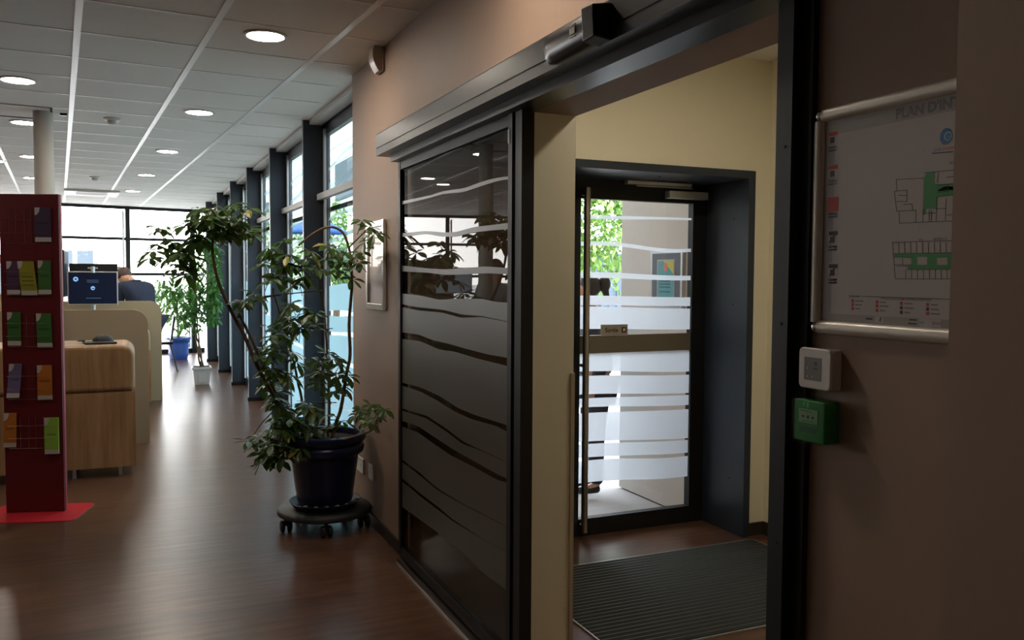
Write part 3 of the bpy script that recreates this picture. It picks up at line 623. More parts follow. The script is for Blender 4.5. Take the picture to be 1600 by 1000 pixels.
a, c = wp(1483, 254); text_into(b, 'REZ', .0065, TY @ Matrix.Translation((a, c-.003, .0045)), 2)
b.build('legend', [M_paper, M_pred, M_line, M_ink2], sheet)
b = MB(); a, c = wp(1478, 213)
for t in (0,): b.prism([(a+.0125*math.cos(k*math.pi/12), c+.0145*math.sin(k*math.pi/12)) for k in range(24)], .0042, .0046, 0, TY)
b.prism([(a+.004+.008*math.cos(k*math.pi/10), c+.008*math.sin(k*math.pi/10)) for k in range(20)], .0046, .0048, 1, TY)
text_into(b, 'e', .022, TY @ Matrix.Translation((a-.001, c-.0055, .0049)), 2, bold=.0006)
a, c = wp(1459, 236); text_into(b, 'pôle', .0085, TY @ Matrix.Translation((a, c-.001, .0045)), 0); text_into(b, 'emploi', .0085, TY @ Matrix.Translation((a+.017, c-.001, .0045)), 3)
b.build('logo', [M_pblue, mat('logo_sky', (.25, .45, .6), .5), M_pblue, M_pred], sheet)

# wall siren, sockets, narrow display frame
sr = thing('wall_siren', 'white curved wall alarm near ceiling above the display frame', 'alarm', (1.28, 4.79, 2.64))
b = MB(); b.box((1.285, 4.69, 2.65), (1.30, 4.80, 2.785)); b.build('back_plate', M_tan, sr, bevel=.003)
b = MB(); n = 8; V = []
for k in range(n+1):
    u = k/n; z = 2.65+.14*u; x = 1.285-.055*math.sin(.35+u*1.9)
    V += [(x, 4.70, z), (x, 4.79, z), (1.285, 4.79, z), (1.285, 4.70, z)]
b.add(V, [(k*4+j, k*4+(j+1) % 4, k*4+4+(j+1) % 4, k*4+4+j) for k in range(n) for j in range(4)]+[(3, 2, 1, 0), (4*n, 4*n+1, 4*n+2, 4*n+3)])
b.build('cover', mat('siren_shell', (.42, .35, .29), .3), sr, bevel=.003)
def socket(name, label, y0, y1, z0, z1, gangs):
    s = thing(name, label, 'socket', (1.295, (y0+y1)/2, z0))
    b = MB(); b.prism(rrect(-y1, z0, -y0, z1, .006), .0, .010, 0, TY); b.build('faceplate', M_white, s, bevel=.002)
    for g in range(gangs):
        c = -y1+(y1-y0)*(g+.5)/gangs; zc = (z0+z1)/2
        b = MB(); b.prism([(c+.020*math.cos(k*math.pi/8), zc+.020*math.sin(k*math.pi/8)) for k in range(16)], .0101, .0108, 0, TY)
        b.prism([(c+.003*math.cos(k*math.pi/4)-.008, zc+.003*math.sin(k*math.pi/4)) for k in range(8)], .0108, .0112, 1, TY)
        b.prism([(c+.003*math.cos(k*math.pi/4)+.008, zc+.003*math.sin(k*math.pi/4)) for k in range(8)], .0108, .0112, 1, TY)
        b.build('socket_well', [M_white, M_black], s)
socket('wall_socket', 'double white wall socket low behind the blue pot', 5.19, 5.40, .265, .36, 2)
socket('wall_socket', 'single white wall socket nearer the sliding panel', 4.955, 5.055, .275, .365, 1)
df = thing('display_frame', 'narrow upright clear acrylic display frame on the taupe wall', 'display frame', (1.28, 4.87, 1.31))
b = MB(); P = rrect(-5.06, 1.315, -4.675, 1.822, .018)
b.prism(P, .002, .006, 0, TY); b.build('paper_insert', mat('pinkish_paper', (.74, .58, .50), .5), df)
b = MB()
for q in ((-5.065, 1.31, -5.03, 1.825), (-4.705, 1.31, -4.67, 1.825), (-5.03, 1.31, -4.705, 1.345), (-5.03, 1.79, -4.705, 1.825)): b.prism(rrect(*q, .004), .0065, .020, 0, TY)
b.build('rim', mat('clear_acrylic', (.78, .76, .72), .12), df, bevel=.003)
b = MB(); b.prism(rrect(-5.03, 1.345, -4.705, 1.79, .003), .008, .012, 0, TY); b.build('cover_sheet', glass('thin_clear_sheet', (1, 1, 1), 1.2, .5), df)

# ------------------------------------------------------------------ ceiling items
def copy_tree(o, loc=None, label=None, name=None):
    c = o.copy(); COL.objects.link(c)
    if loc: c.location = loc
    if label: c['label'] = label
    for ch in list(o.children):
        d = ch.copy(); COL.objects.link(d); d.parent = c
        for g in ch.children: e = g.copy(); COL.objects.link(e); e.parent = d
    return c
def downlight(label, loc, lens=M_lens, r=.098):
    t = thing('downlight', label, 'ceiling light', loc, group='round recessed downlights')
    b = MB(); b.lathe([(r+.016, 0), (r+.016, -.007), (r, -.010), (r-.004, -.004), (r-.004, 0)], loc, 32); b.build('trim_ring', M_white, t, smooth=True)
    b = MB(); b.lathe([(0, -.005), (r-.005, -.005), (r-.005, -.001), (0, -.001)], loc, 32); b.build('lens', lens, t)
    return t
dl = downlight('largest downlight, nearest the taupe wall', (0.662, 4.76, HC))
for (x, y, l) in ((.489, 7.18, 'second downlight from the viewer in the row along the side glazing'), (.335, 9.55, 'third downlight from the viewer in the row along the side glazing'),
                  (.165, 11.9, 'fourth downlight from the viewer in the row along the side glazing'), (.0, 14.25, 'farthest downlight in the row along the side glazing'),
                  (-.682, 6.525, 'large downlight at far left above the red stand'), (-.828, 8.3, 'downlight just left of the round column top'), (-1.009, 10.63, 'smaller downlight left of the round column, under the nearer one'),
                  (-1.22, 12.95, 'smallest downlight left of the column, lowest in the photo'), (-1.42, 11.2, 'downlight cut by the left photo edge')):
    copy_tree(dl, (x, y, HC), l)
for (x, y, l) in ((.80, 2.65, 'nearest downlight of all, above the sliding door header'), (-2.2, 5.2, 'left-hand downlight level with the blue plant pot'), (-2.2, 9.5, 'left-hand downlight level with the nearer beige screen'),
                  (-4.4, 8, 'downlight far left of the red stand'), (-4.3, 12.5, 'farthest left downlight toward the end glazing')):
    copy_tree(dl, (x, y, HC), l)
downlight('lobby downlight hidden behind the lintel', (2.15, 2.55, VC), M_lensv, .11)
def detector(label, loc):
    t = thing('smoke_detector', label, 'smoke detector', loc, group='ceiling smoke detectors')
    b = MB(); b.lathe([(.065, 0), (.065, -.012), (.05, -.02), (0, -.02)], loc, 24); b.build('base', M_white, t, smooth=True)
    b = MB(); b.lathe([(.038, -.02), (.036, -.04), (.02, -.05), (0, -.05)], loc, 24); b.build('sensing_head', M_grey, t, smooth=True)
    return t
dd = detector('nearer white smoke detector on ceiling between the light rows', (-.147, 7.78, HC)); copy_tree(dd, (-.452, 12.45, HC), 'farther white smoke detector on ceiling above the far unit')
av = thing('ceiling_air_unit', 'square white air unit in ceiling near the far glazing', 'air conditioner', (-.58, 14.7, HC))
b = MB(); TC = Matrix.Translation((-.58, 14.7, 0)) @ Matrix.Rotation(.0716, 4, 'Z')
b.box((-.38, -.38, HC-.035), (.38, .38, HC-.001), 0, TC); b.build('panel', M_white, av, bevel=.008)
b = MB(); b.box((-.2, -.37, HC-.038), (.2, -.32, HC-.034), 0, TC); b.box((-.22, -.2, HC-.037), (.22, .2, HC-.034), 0, TC); b.build('grille', M_grey, av)
b = MB(); b.lathe([(.072, 0), (.072, HC)], (-.64, 7.72, 0), 32)
struct(b, 'column', mat('column_paint', (.46, .43, .39), .55), 'slim round grey column between floor and ceiling', 'column', smooth=True)
b = MB(); b.box((-.52, 7.70, HC-.02), (-.47, 7.73, HC-.001)); tag(b.build('ceiling_bracket', M_black), 'small dark bracket on ceiling right of the column', 'bracket')

# ------------------------------------------------------------------ counters, screens
def counter(label, x1, yf, h=1.0, depth=.62, w=2.3, z_split=.635):
    t = thing('reception_counter', label, 'counter', (x1-w/2, yf+.3, 0))
    r = .09; P = [(0, z_split+.008), (0, h-r)]
    P += [(r-r*math.cos(k/8*math.pi/2), h-r+r*math.sin(k/8*math.pi/2)) for k in range(1, 9)]
    P += [(depth, h), (depth, h-.04), (r, h-.04), (.035, h-r), (.035, z_split+.008)]
    b = MB(); Tn = frame_T((x1-w, yf+depth, 0), (1, 0, 0), (0, 0, 1)); b.prism(rrect(0, z_split+.008, w, h, .085, 8, (0, 0, 1, 1)), 0, depth, 0, Tn); b.build('waterfall_top', M_oak, t, bevel=.028)
    b = MB(); b.box((x1-w, yf+.004, .075), (x1, yf+.022, z_split)); b.build('front_panel', M_oak, t)
    b = MB(); b.box((x1-w+.02, yf+.03, .075), (x1-.02, yf+depth-.05, h-.05)); b.build('carcass', M_oak, t)
    for x in (x1-.11, x1-.42, x1-w+.42, x1-w+.11):
        for yy in (yf+.06, yf+depth-.12):
            b = MB(); b.box((x-.012, yy-.012, 0), (x+.012, yy+.012, .075)); b.build('leg', M_silver, t)
    return t
counter('light oak reception counter with rounded front edge behind the red stand', -.006, 6.93, .985)
counter('second oak counter further back, mostly behind the beige screen', .158, 10.38, .90)
def screen(label, x1, yf, w, col):
    t = thing('privacy_screen', label, 'screen', (x1-w/2, yf, 0))
    b = MB(); P = rrect(0, 0, w, 1.2, .13, 8, (0, 0, 1, 1)); Tn = frame_T((x1-w, yf+.035, 0), (1, 0, 0), (0, 0, 1)); b.prism(P, 0, .035, 0, Tn)
    b.build('panel', col, t)
    b = MB(); Q = rrect(0, 0, w, 1.2, .13, 8, (0, 0, 1, 1))[1:]; Q2 = [(x if x < w/2 else x, z) for x, z in Q]
    return t
screen('nearer tall beige screen with rounded top corner behind the oak counter', .106, 8.24, 2.6, M_beige)
screen('farther and paler beige screen with rounded corner beside the plants', .292, 11.05, 2.6, mat('pale_beige_laminate', (.36, .28, .17), .55))

case = thing('leather_case', 'flat black case with rounded flap lying on the oak counter', 'case', (-.24, 7.2, .985))
b = MB(); b.prism([(-.34, 7.03), (-.125, 7.06), (-.17, 7.26), (-.37, 7.22)], .986, 1.000, 0); b.build('sleeve', M_rub, case, bevel=.004)
b = MB(); b.ball((-.225, 7.19, 1.0), (.075, .05, .05), 16); b.v = [(p[0], p[1], max(p[2], .999)) for p in b.v]; b.build('flap', mat('worn_leather', (.008, .007, .006), .6), case, smooth=True)
b = MB(); b.tube([(-.37, 7.24, 1.004), (-.39, 7.26, 1.008), (-.40, 7.24, 1.003), (-.35, 7.2, 1.003)], .006, 8); b.build('strap', M_black, case, smooth=True)
sm_ = thing('small_dark_item', 'small dark shiny object on counter left of the red stand', 'desk item', (-.94, 7.1, .985))
b = MB(); b.ball((-.94, 7.1, 1.003), (.045, .03, .018), 12); b.build('body', M_black, sm_, smooth=True)
b = MB(); b.ball((-.925, 7.075, 1.008), (.012, .008, .006), 8); b.build('clasp', mat('brass', (.5, .3, .08), .3, metal=1), sm_, smooth=True)

# monitors on the back counter (y about 10.5, top .9)
def monitor(label, c, w, h, rz, scr, stand_to, rim=M_black, tilt=0, arm_up=False):
    t = thing('monitor', label, 'monitor', (c[0], c[1], stand_to))
    T = Matrix.Translation(c) @ Matrix.Rotation(rz, 4, 'Z') @ Matrix.Rotation(tilt, 4, 'X')
    b = MB(); b.box((-w/2, 0, -h/2), (w/2, .035, h/2), 0, T); cs = b.build('casing', rim, t, bevel=.004)
    b = MB(); b.box((-w/2+.012, -.002, -h/2+.012), (w/2-.012, .0, h/2-.012), 0, T); sc_ = b.build('display', scr, t)
    b = MB(); p0 = T @ Vector((0, .05, 0)); b.tube([(p0.x, p0.y+.02, stand_to+.01), (p0.x, p0.y+.02, p0.z)], .016, 12)
    b.tube([(p0.x, p0.y+.02, p0.z), tuple(T @ Vector((0, .03, 0)))], .014, 10)
    b.lathe([(.06, 0), (.06, .008), (.02, .014), (0, .014)], (p0.x, p0.y+.02, stand_to), 20); b.build('stand', M_silver, t, smooth=True)
    return t, sc_, T
M_scr = mat('dark_blue_display', (.004, .009, .032), .5, 0.0, .2, emit=(.03, .06, .18), estr=.01)
tmon, sc1, T = monitor('monitor with dark blue screen and round logo above the beige screen', (-.425, 10.62, 1.358), .51, .375, 0, M_scr, .90, rim=M_silver)
b = MB(); TL = T @ frame_T((0, -.003, 0), (1, 0, 0), (0, 0, 1))
for (cx, cz, r) in ((-.17, .10, .026), (0, 0, .022)):
    b.prism([(cx+r*math.cos(k*math.pi/10), cz+r*math.sin(k*math.pi/10)) for k in range(20)], 0, .001, 0, TL)
b.prism([(-.17+.01*math.cos(k*math.pi/6), .10+.01*math.sin(k*math.pi/6)) for k in range(12)], .001, .0015, 1, TL)
b.prism([(-.018, -.006), (.02, -.01), (.018, -.004), (0, .004)], .001, .002, 1, TL)
for (cx, cz, w) in ((-.06, .085, .12), (-.06, .065, .12), (-.07, -.115, .15)): b.prism([(cx, cz), (cx+w, cz), (cx+w, cz+.005), (cx, cz+.005)], 0, .001, 2, TL)
b.build('screen_graphics', [mat('logo_glow', (.1, .25, .5), .4, emit=(.25, .5, .9), estr=.5), M_scr, mat('text_glow', (.05, .12, .2), .4, emit=(.1, .2, .4), estr=.3)], sc1)
monitor('black monitor seen from behind, just over the blue screen', (-.425, 10.93, 1.47), .5, .33, math.pi, M_scr, .90)
b = MB(); b.tube([(-.42, 10.56, 1.53), (-.42, 10.56, 1.60)], .022, 12); b.box((-.47, 10.55, 1.575), (-.37, 10.575, 1.59)); b.build('top_mount', M_silver, tmon)
monitor('black monitor turned edge-on right beside the red stand', (-.695, 10.78, 1.52), .42, .52, math.radians(88), M_scr, .90)
monitor('white framed monitor at the left photo edge', (-1.36, 10.6, 1.46), .5, .34, math.radians(8), mat('pale_display', (.3, .35, .4), .3, emit=(.3, .38, .45), estr=.5), .90, rim=M_white)
b = MB(); b.box((-2.4, 13.5, 0), (-1.2, 13.9, 1.78)); b.box((-2.38, 13.485, .05), (-1.81, 13.5, 1.75)); b.box((-1.79, 13.485, .05), (-1.22, 13.5, 1.75))
tag(b.build('tall_cupboard', M_beige), 'tall beige cupboard at the left photo edge behind the monitors', 'cupboard')
bx = thing('paper_box', 'yellow and red printed box behind the bent person', 'box', (-.26, 12.9, 1.45))
b = MB(); b.box((-.36, 12.8, 1.40), (-.165, 12.95, 1.625)); b.build('carton', M_paper, bx)
b = MB(); b.box((-.335, 12.797, 1.59), (-.20, 12.799, 1.62), 0); b.box((-.335, 12.797, 1.42), (-.21, 12.799, 1.585), 1); b.build('printed_front', [mat('yellow_print', (.6, .55, .05), .5), mat('red_print', (.5, .1, .08), .5)], bx)
b = MB(); b.box((-.55, 12.7, 0), (-.05, 13.1, 1.40)); tag(b.build('storage_cabinet', M_grey), 'grey storage cabinet hidden behind the beige screens', 'cabinet')

# chair near the plants
ch = thing('visitor_chair', 'black visitor chair beside the farther beige screen', 'chair', (.37, 14.5, 0))
b = MB(); b.box((.12, 14.2, .43), (.54, 14.62, .475)); b.build('seat', M_black, ch, bevel=.015)
b = MB(); b.add([(.50, 14.2, .50), (.53, 14.2, .50), (.58, 14.2, .87), (.55, 14.2, .88), (.50, 14.62, .50), (.53, 14.62, .50), (.58, 14.62, .87), (.55, 14.62, .88)],
                [(0, 1, 2, 3), (7, 6, 5, 4), (0, 4, 5, 1), (1, 5, 6, 2), (2, 6, 7, 3), (3, 7, 4, 0)]); b.build('backrest', M_black, ch, bevel=.01)
for (x, y, x2) in ((.16, 14.22, .12), (.16, 14.6, .12), (.50, 14.22, .60), (.50, 14.6, .60)):
    b = MB(); b.tube([(x, y, .44), (x2, y, 0)], .011, 8); b.build('leg', M_black, ch)
    if x > .3: b = MB(); b.tube([(x, y, .44), (.53, y, .6)], .011, 8); b.build('back_post', M_black, ch)

# ------------------------------------------------------------------ red brochure stand
A = Vector((-.757, 6.108, 0)); D = Vector((.963, -.271, 0))
st = thing('brochure_stand', 'tall red brochure stand with wire pockets on a red foot plate', 'brochure stand', (-.6, 6.1, 0))
TS = frame_T(A, D, (0, 0, 1))            # local x along panel, y up, z towards the viewer
b = MB(); b.prism([(0, .006), (.330, .006), (.345, .006), (.345, 2.005), (0, 2.0)], -.055, 0, 0, TS); b.build('panel', M_red, st, bevel=.003)
b = MB(); b.prism([(.332, .01), (.3475, .01), (.3475, 2.0), (.332, 2.0)], -.04, -.015, 0, TS); b.build('lit_side_strip', mat('lit_edge_red', (0.32, 0.012, 0.03), .4), st)  # brighter red paints in the light on the stand's side face
TP = Matrix.Translation((A.x, A.y, 0)) @ Matrix.Rotation(math.atan2(-.271, .963), 4, 'Z')
b = MB(); b.prism(rrect(-.10, -.225, .47, .20, .05), 0.0, .006, 0, TP); b.build('foot_plate', M_redplate, st)
b = MB()
def wire(x0, z0, x1, z1, o0=.012, o1=.012): b.tube([TS @ Vector((x0, z0, o0)), TS @ Vector((x1, z1, o1))], .0011, 5)
for zc in (1.80, 1.48, 1.16, .83, .52):
    for xc in (.075, .165, .25):
        b = MB()
        wire(xc-.042, zc+.04, xc+.042, zc+.04, .026, .026); wire(xc-.042, zc-.04, xc+.042, zc-.04, .026, .026)
        wire(xc-.042, zc+.04, xc-.042, zc+.04, .003, .026)
        for e in (-1, 1): wire(xc+.042*e, zc+.04, xc+.042*e, zc+.04, .001, .026); wire(xc+.042*e, zc-.04, xc+.042*e, zc-.04, .001, .026)
        wire(xc-.02, zc+.10, xc-.02, zc-.10, .003, .003); wire(xc+.02, zc+.10, xc+.02, zc-.10, .003, .003)
        wire(xc-.04, zc-.105, xc+.04, zc-.105, .014, .014); wire(xc-.02, zc-.10, xc-.02, zc-.105, .003, .014); wire(xc+.02, zc-.10, xc+.02, zc-.105, .003, .014)
        b.build('wire_pocket', M_chrome, st)
bro = [((.21, .302), (1.707, 1.919), (.055, .03, .075), 0, 'dark purple brochure alone in the top pocket row', .0),
       ((.04, .115), (1.380, 1.585), (.085, .035, .085), 0, 'purple brochure in second row, left of the yellow-green one', 0),
       ((.112, .205), (1.376, 1.586), (.30, .28, .02), .0, 'yellow-green tilted brochure in the second row', .12),
       ((.222, .296), (1.381, 1.591), (.05, .16, .035), 0, 'green brochure at right end of the second row', 0),
       ((.037, .114), (1.062, 1.269), (.045, .15, .03), 0, 'green brochure at left end of the third row', 0),
       ((.207, .293), (1.049, 1.261), (.045, .17, .035), 0, 'green brochure at right end of the third row', .03),
       ((.037, .110), (.738, .947), (.14, .11, .22), 0, 'curling lilac brochure at left end of the fourth row', -.06),
       ((.204, .290), (.719, .937), (.50, .16, .02), 0, 'orange brochure at right end of the fourth row', 0),
       ((.001, .074), (.424, .639), (.50, .17, .025), 0, 'orange brochure at left end of the bottom row', -.04),
       ((.242, .324), (.378, .606), (.28, .50, .06), 0, 'lime green brochure stack at right end of bottom row', 0)]
for i, (xr, zr_, colr, _, lab_, sh) in enumerate(bro):
    MBK = mat('brochure_cover', tuple(c*.8 for c in colr), .45); x0, x1 = xr; z0, z1 = zr_
    t = thing('brochure', lab_, 'brochure', tuple(TS @ Vector(((x0+x1)/2, z0, .02))), group='brochures in the red stand')
    curl = .02 if i == 6 else 0
    def P3(x, z, o, z0=z0, z1=z1, sh=sh, curl=curl): u = (z-z0)/(z1-z0); return TS @ Vector((x-sh*(u-.0)*.18+sh*.1, z, o+curl*(1-u)**2*1.2))
    th = .016 if i == 9 else .006; o0 = .0065
    b = MB(); n = 8; V = []
    for k in range(n+1):
        z = z0+.028+(z1-z0-.028)*k/n; V += [P3(x0, z, o0), P3(x1, z, o0), P3(x1, z, o0+th), P3(x0, z, o0+th)]
    b.add(V, [(k*4+j, k*4+(j+1) % 4, k*4+4+(j+1) % 4, k*4+4+j) for k in range(n) for j in range(4)]+[(3, 2, 1, 0), (4*n, 4*n+1, 4*n+2, 4*n+3)])
    b.build('cover', MBK, t)
    b = MB(); b.add([P3(x0, z0, o0), P3(x1, z0, o0), P3(x1, z0+.028, o0), P3(x0, z0+.028, o0), P3(x0, z0, o0+th+.0002), P3(x1, z0, o0+th+.0002), P3(x1, z0+.028, o0+th+.0002), P3(x0, z0+.028, o0+th+.0002)],
                    [(0, 3, 2, 1), (4, 5, 6, 7), (0, 1, 5, 4), (1, 2, 6, 5), (2, 3, 7, 6), (3, 0, 4, 7)]); b.build('white_band', M_paper, t); b = MB()
    q = [P3(x0, z1, o0+th+.0004)]+[P3(x0+.030*math.cos(a*math.pi/16), z1-.048*math.sin(a*math.pi/16), o0+th+.0004) for a in range(9)]
    b.add(q, [(0,)+tuple(range(len(q)-1, 0, -1))]); b.build('white_corner', M_paper, t)
    b = MB()
    for r_ in range(3 if i in (2,) else 1):
        zt = z0+(z1-z0)*(.52-.12*r_); xx = x0+.012
        b.add([P3(xx, zt, o0+th+.0004), P3(x1-.012, zt, o0+th+.0004), P3(x1-.012, zt+.008, o0+th+.0004), P3(xx, zt+.008, o0+th+.0004)], [(0, 1, 2, 3)])
    dk = tuple(c*.35 for c in colr); b.build('printed_lines', mat('brochure_ink', dk, .5), t)

# ------------------------------------------------------------------ plants
def leaflet(b, base, d, up, L, Wd, mi=0, droop=.25):
    d = d.normalized(); side = d.cross(up);
    if side.length < 1e-3: side = Vector((1, 0, 0))
    side.normalize(); nrm = side.cross(d)
    pts = []
    for u, w in ((0, .06), (.3, .62), (.62, 1.0), (.86, .62), (1, .03)):
        c = base+d*(L*u)-Vector((0, 0, 1))*(droop*L*u*u)
        pts.append((c-side*(Wd*w/2)+nrm*(.10*Wd*w), c, c+side*(Wd*w/2)+nrm*(.10*Wd*w)))
    V = [p for q in pts for p in q]; n = len(pts)
    b.add(V, [(3*i+j, 3*i+j+1, 3*i+4+j, 3*i+3+j) for i in range(n-1) for j in (0, 1)], mi)
def whorl(b, c, R=.105, k=None, ax=None, stalk=None, rng=random):
    k = k or rng.choice((6, 7, 8)); ax = ax or Vector((rng.uniform(-.5, .5), rng.uniform(-.6, .3), 1)).normalized()
    a = ax.orthogonal().normalized(); c2 = ax.cross(a); ph = rng.random()*6
    for j in range(k):
        t = ph+2*math.pi*j/k+rng.uniform(-.15, .15); d = a*math.cos(t)+c2*math.sin(t)+ax*rng.uniform(-.35, .15)
        L = R*rng.uniform(.75, 1.15)
        leaflet(b, c+d.normalized()*.008, d, ax, L, L*.47, 1 if rng.random() < .05 else 0, rng.uniform(.1, .5))
    if stalk is not None: b.tube([stalk, c], .0022, 5, 2)

PY = 5.08
pot = thing('potted_schefflera', 'large schefflera with arching stems in blue pot by taupe wall', 'potted plant', (1.03, PY, .17))
pc = (1.03, PY, 0); z0 = .125
b = MB(); b.lathe([(0.0, z0+.03), (.158, z0+.03), (.165, z0+.05), (.198, z0+.30), (.205, z0+.315), (.228, z0+.33), (.236, z0+.352), (.232, z0+.375), (.222, z0+.382), (.236, z0+.395), (.246, z0+.415), (.242, z0+.437), (.225, z0+.445), (.207, z0+.44), (.200, z0+.40), (0, z0+.40)], pc, 48)
b.build('pot', M_pot, pot, smooth=True)
for k, zz in enumerate((.12, .13, .22, .23)):
    pass
b = MB(); b.lathe([(0, z0+.401), (.199, z0+.401), (.199, z0+.405), (0, z0+.41)], pc, 32); b.build('soil', M_soil, pot)
b = MB(); b.lathe([(0, z0), (.178, z0), (.212, z0+.038), (.205, z0+.04), (.175, z0+.012), (0, z0+.012)], pc, 40); b.build('saucer', mat('dark_saucer', (.006, .009, .02), .6), pot, smooth=True)
b = MB()
for k in range(7): b.ball((1.03+.19*math.cos(k*.33+3.9), PY+.19*math.sin(k*.33+3.9), z0+.038), (.014, .010, .007), 8)
b.build('pebble', mat('pebble_stone', (.3, .26, .2), .8), pot, smooth=True)

tr = thing('plant_trolley', 'black round plant trolley on castors under the blue pot', 'plant trolley', (1.03, PY, 0))
b = MB(); b.lathe([(0, .085), (.265, .085), (.278, .092), (.278, .112), (.268, .122), (0, .124)], pc, 48); b.build('disc', M_rub, tr, smooth=True)
for a in (-100, -172, -28, 44, 116):
    a = math.radians(a); cx, cy = 1.03+.238*math.cos(a), PY+.238*math.sin(a)
    b = MB(); b.tube([(cx, cy, .085), (cx, cy, .055)], .012, 10); b.box((cx-.007, cy-.02, .04), (cx+.007, cy+.02, .08)); cs = b.build('castor', M_black, tr)
    for e in (-1, 1):
        b = MB(); b.tube([(cx+e*.008, cy, .034), (cx+e*.012, cy, .034), (cx+e*.028, cy, .034), (cx+e*.034, cy, .034)], [.026, .034, .034, .024], 20); b.build('wheel', M_rub, cs)

def px3(pts, Y, wob=0.0):
    return [at(x, y, (Y[i] if isinstance(Y, (list, tuple)) else Y)) for i, (x, y) in enumerate(pts)]
def stem(pts, Y, r0_, r1_, name='stem', mt=M_bark, parent=pot):
    P = px3(pts, Y); b = MB()
    # Catmull resample
    Q = []
    for i in range(len(P)-1):
        p0 = P[max(i-1, 0)]; p1 = P[i]; p2 = P[i+1]; p3 = P[min(i+2, len(P)-1)]
        for k in range(4):
            t = k/4; Q.append(0.5*((2*p1)+(-p0+p2)*t+(2*p0-5*p1+4*p2-p3)*t*t+(-p0+3*p1-3*p2+p3)*t**3))
    Q.append(P[-1]); n = len(Q)
    b.tube(Q, [r0_+(r1_-r0_)*i/(n-1) for i in range(n)], 8); b.build(name, mt, parent, smooth=True); return Q
stem([(484, 706), (462, 680), (440, 640), (425, 615), (400, 568), (382, 525), (364, 492), (346, 453), (337, 424), (332, 392), (333, 372)], [5.05, 5.05, 5.04, 5.03, 5.0, 4.97, 4.93, 4.9, 4.88, 4.86, 4.85], .014, .007)
stem([(470, 700), (450, 660), (428, 610), (408, 565), (392, 528), (372, 488)], [5.1, 5.09, 5.07, 5.05, 5.0, 4.96], .010, .007)
stem([(512, 706), (518, 685), (526, 658), (533, 637), (541, 586), (547, 555), (545.5, 507), (549, 460), (550, 441), (548, 405), (545, 387), (536, 364), (520, 355), (502, 358), (484, 369), (466, 384)], 5.02, .012, .006)
stem([(508, 704), (512, 680), (515, 640), (512, 570), (507, 492), (500, 450), (499, 432)], 5.12, .008, .004)
stem([(490, 705), (478, 660), (470, 616), (466, 600), (460, 570), (451, 537), (438, 492), (428, 460), (427, 450)], 5.16, .009, .005)
stem([(505, 706), (526, 692), (550, 683), (574, 676), (586, 667), (588, 655)], [4.98, 4.9, 4.78, 4.66, 4.58, 4.56], .006, .004)
stem([(371, 497), (376, 485), (390, 475), (414, 465), (436, 461)], [4.94, 4.95, 4.97, 5.0, 5.03], .006, .004)
stem([(332, 392), (315, 372), (295, 372), (280, 390), (265, 410)], [4.86, 4.84, 4.82, 4.8, 4.78], .005, .003)
stem([(333, 374), (350, 350), (372, 340), (390, 345)], [4.85, 4.84, 4.84, 4.84], .005, .003)
stem([(545, 387), (556, 376), (568, 364), (580, 352)], [5.02, 4.9, 4.75, 4.62], .005, .003)
stem([(430, 640), (410, 660), (396, 680)], [5.0, 4.95, 4.9], .004, .003)
for q in (((383, 531), (520, 513)), ((412, 463), (506, 453.6)), ((463, 574), (538, 571)), ((484, 629), (526, 629))):
    stem(q, 5.1, .0035, .003, 'support_cane', M_cane)
cl = [(345, 345, 2), (372, 345, 3), (320, 345, 2), (302, 352, 2), (392, 358, 2), (357, 325, 2), (335, 332, 2), (382, 332, 1), (312, 330, 1), (350, 368, 1), (365, 362, 1), (292, 352, 1), (314, 365, 1), (300, 378, 2),
      (248, 358, 1), (256, 381, 1), (240, 399, 1), (262, 402, 1), (275, 415, 2), (288, 405, 2), (292, 420, 1), (303, 417, 1), (284, 392, 1), (270, 385, 1), (300, 400, 1), (288, 430, 1),
      (419, 387, 1), (430, 399, 2), (445, 375, 1), (454, 402, 2), (460, 420, 2), (475, 414, 2), (487, 405, 2), (493, 418, 1), (430, 427, 1), (420, 438, 1), (442, 435, 2), (469, 441, 2), (457, 447, 1), (412, 412, 1), (440, 412, 1), (478, 432, 1), (485, 392, 1),
      (514, 385, 1), (526, 390, 1), (541, 396, 1), (538, 410, 1), (553, 402, 1), (560, 410, 1), (514, 402, 1), (517, 424, 1), (532, 422, 1), (550, 436, 1), (564, 393, 1), (528, 405, 1),
      (566, 345, 1), (577, 354, 1), (585, 364, 1), (570, 378, 1),
      (400, 459, 1), (386, 466, 1), (378, 472, 1),
      (457, 480, 2), (472, 486, 2), (481, 494, 2), (450, 498, 1), (462, 507, 2), (469, 512, 1), (424, 512, 1), (432, 522, 2), (445, 520, 1), (488, 508, 1), (493, 489, 1), (440, 505, 1),
      (408, 549, 1), (424, 542, 2), (418, 560, 2), (436, 552, 1), (457, 550, 1), (463, 564, 1), (430, 572, 2), (417, 587, 1), (436, 590, 2), (452, 585, 1), (511, 551, 1), (520, 560, 1), (532, 569, 1), (502, 580, 1), (490, 584, 1), (544, 587, 1), (526, 587, 1), (498, 566, 1),
      (415, 604, 1), (430, 620, 2), (445, 640, 2), (460, 652, 2), (436, 658, 2), (424, 672, 1), (469, 667, 2), (484, 656, 2), (493, 670, 2), (454, 679, 2), (439, 691, 2), (469, 694, 2), (490, 694, 1), (505, 684, 1), (514, 698, 1), (526, 664, 1), (511, 648, 1), (535, 658, 1),
      (390, 690, 1), (403, 683, 1), (412, 696, 1), (418, 712, 1), (427, 716, 1), (475, 627, 1), (520, 612, 1), (536, 604, 1), (412, 716, 1), (480, 640, 1), (448, 665, 1), (430, 700, 1), (448, 702, 1), (500, 600, 1),
      (565, 642, 1), (580, 634, 1), (592, 635, 1), (602, 640, 1), (570, 655, 1), (589, 652, 1), (579, 662, 1), (558, 648, 1)]
b = MB(); rg = random.Random(3)
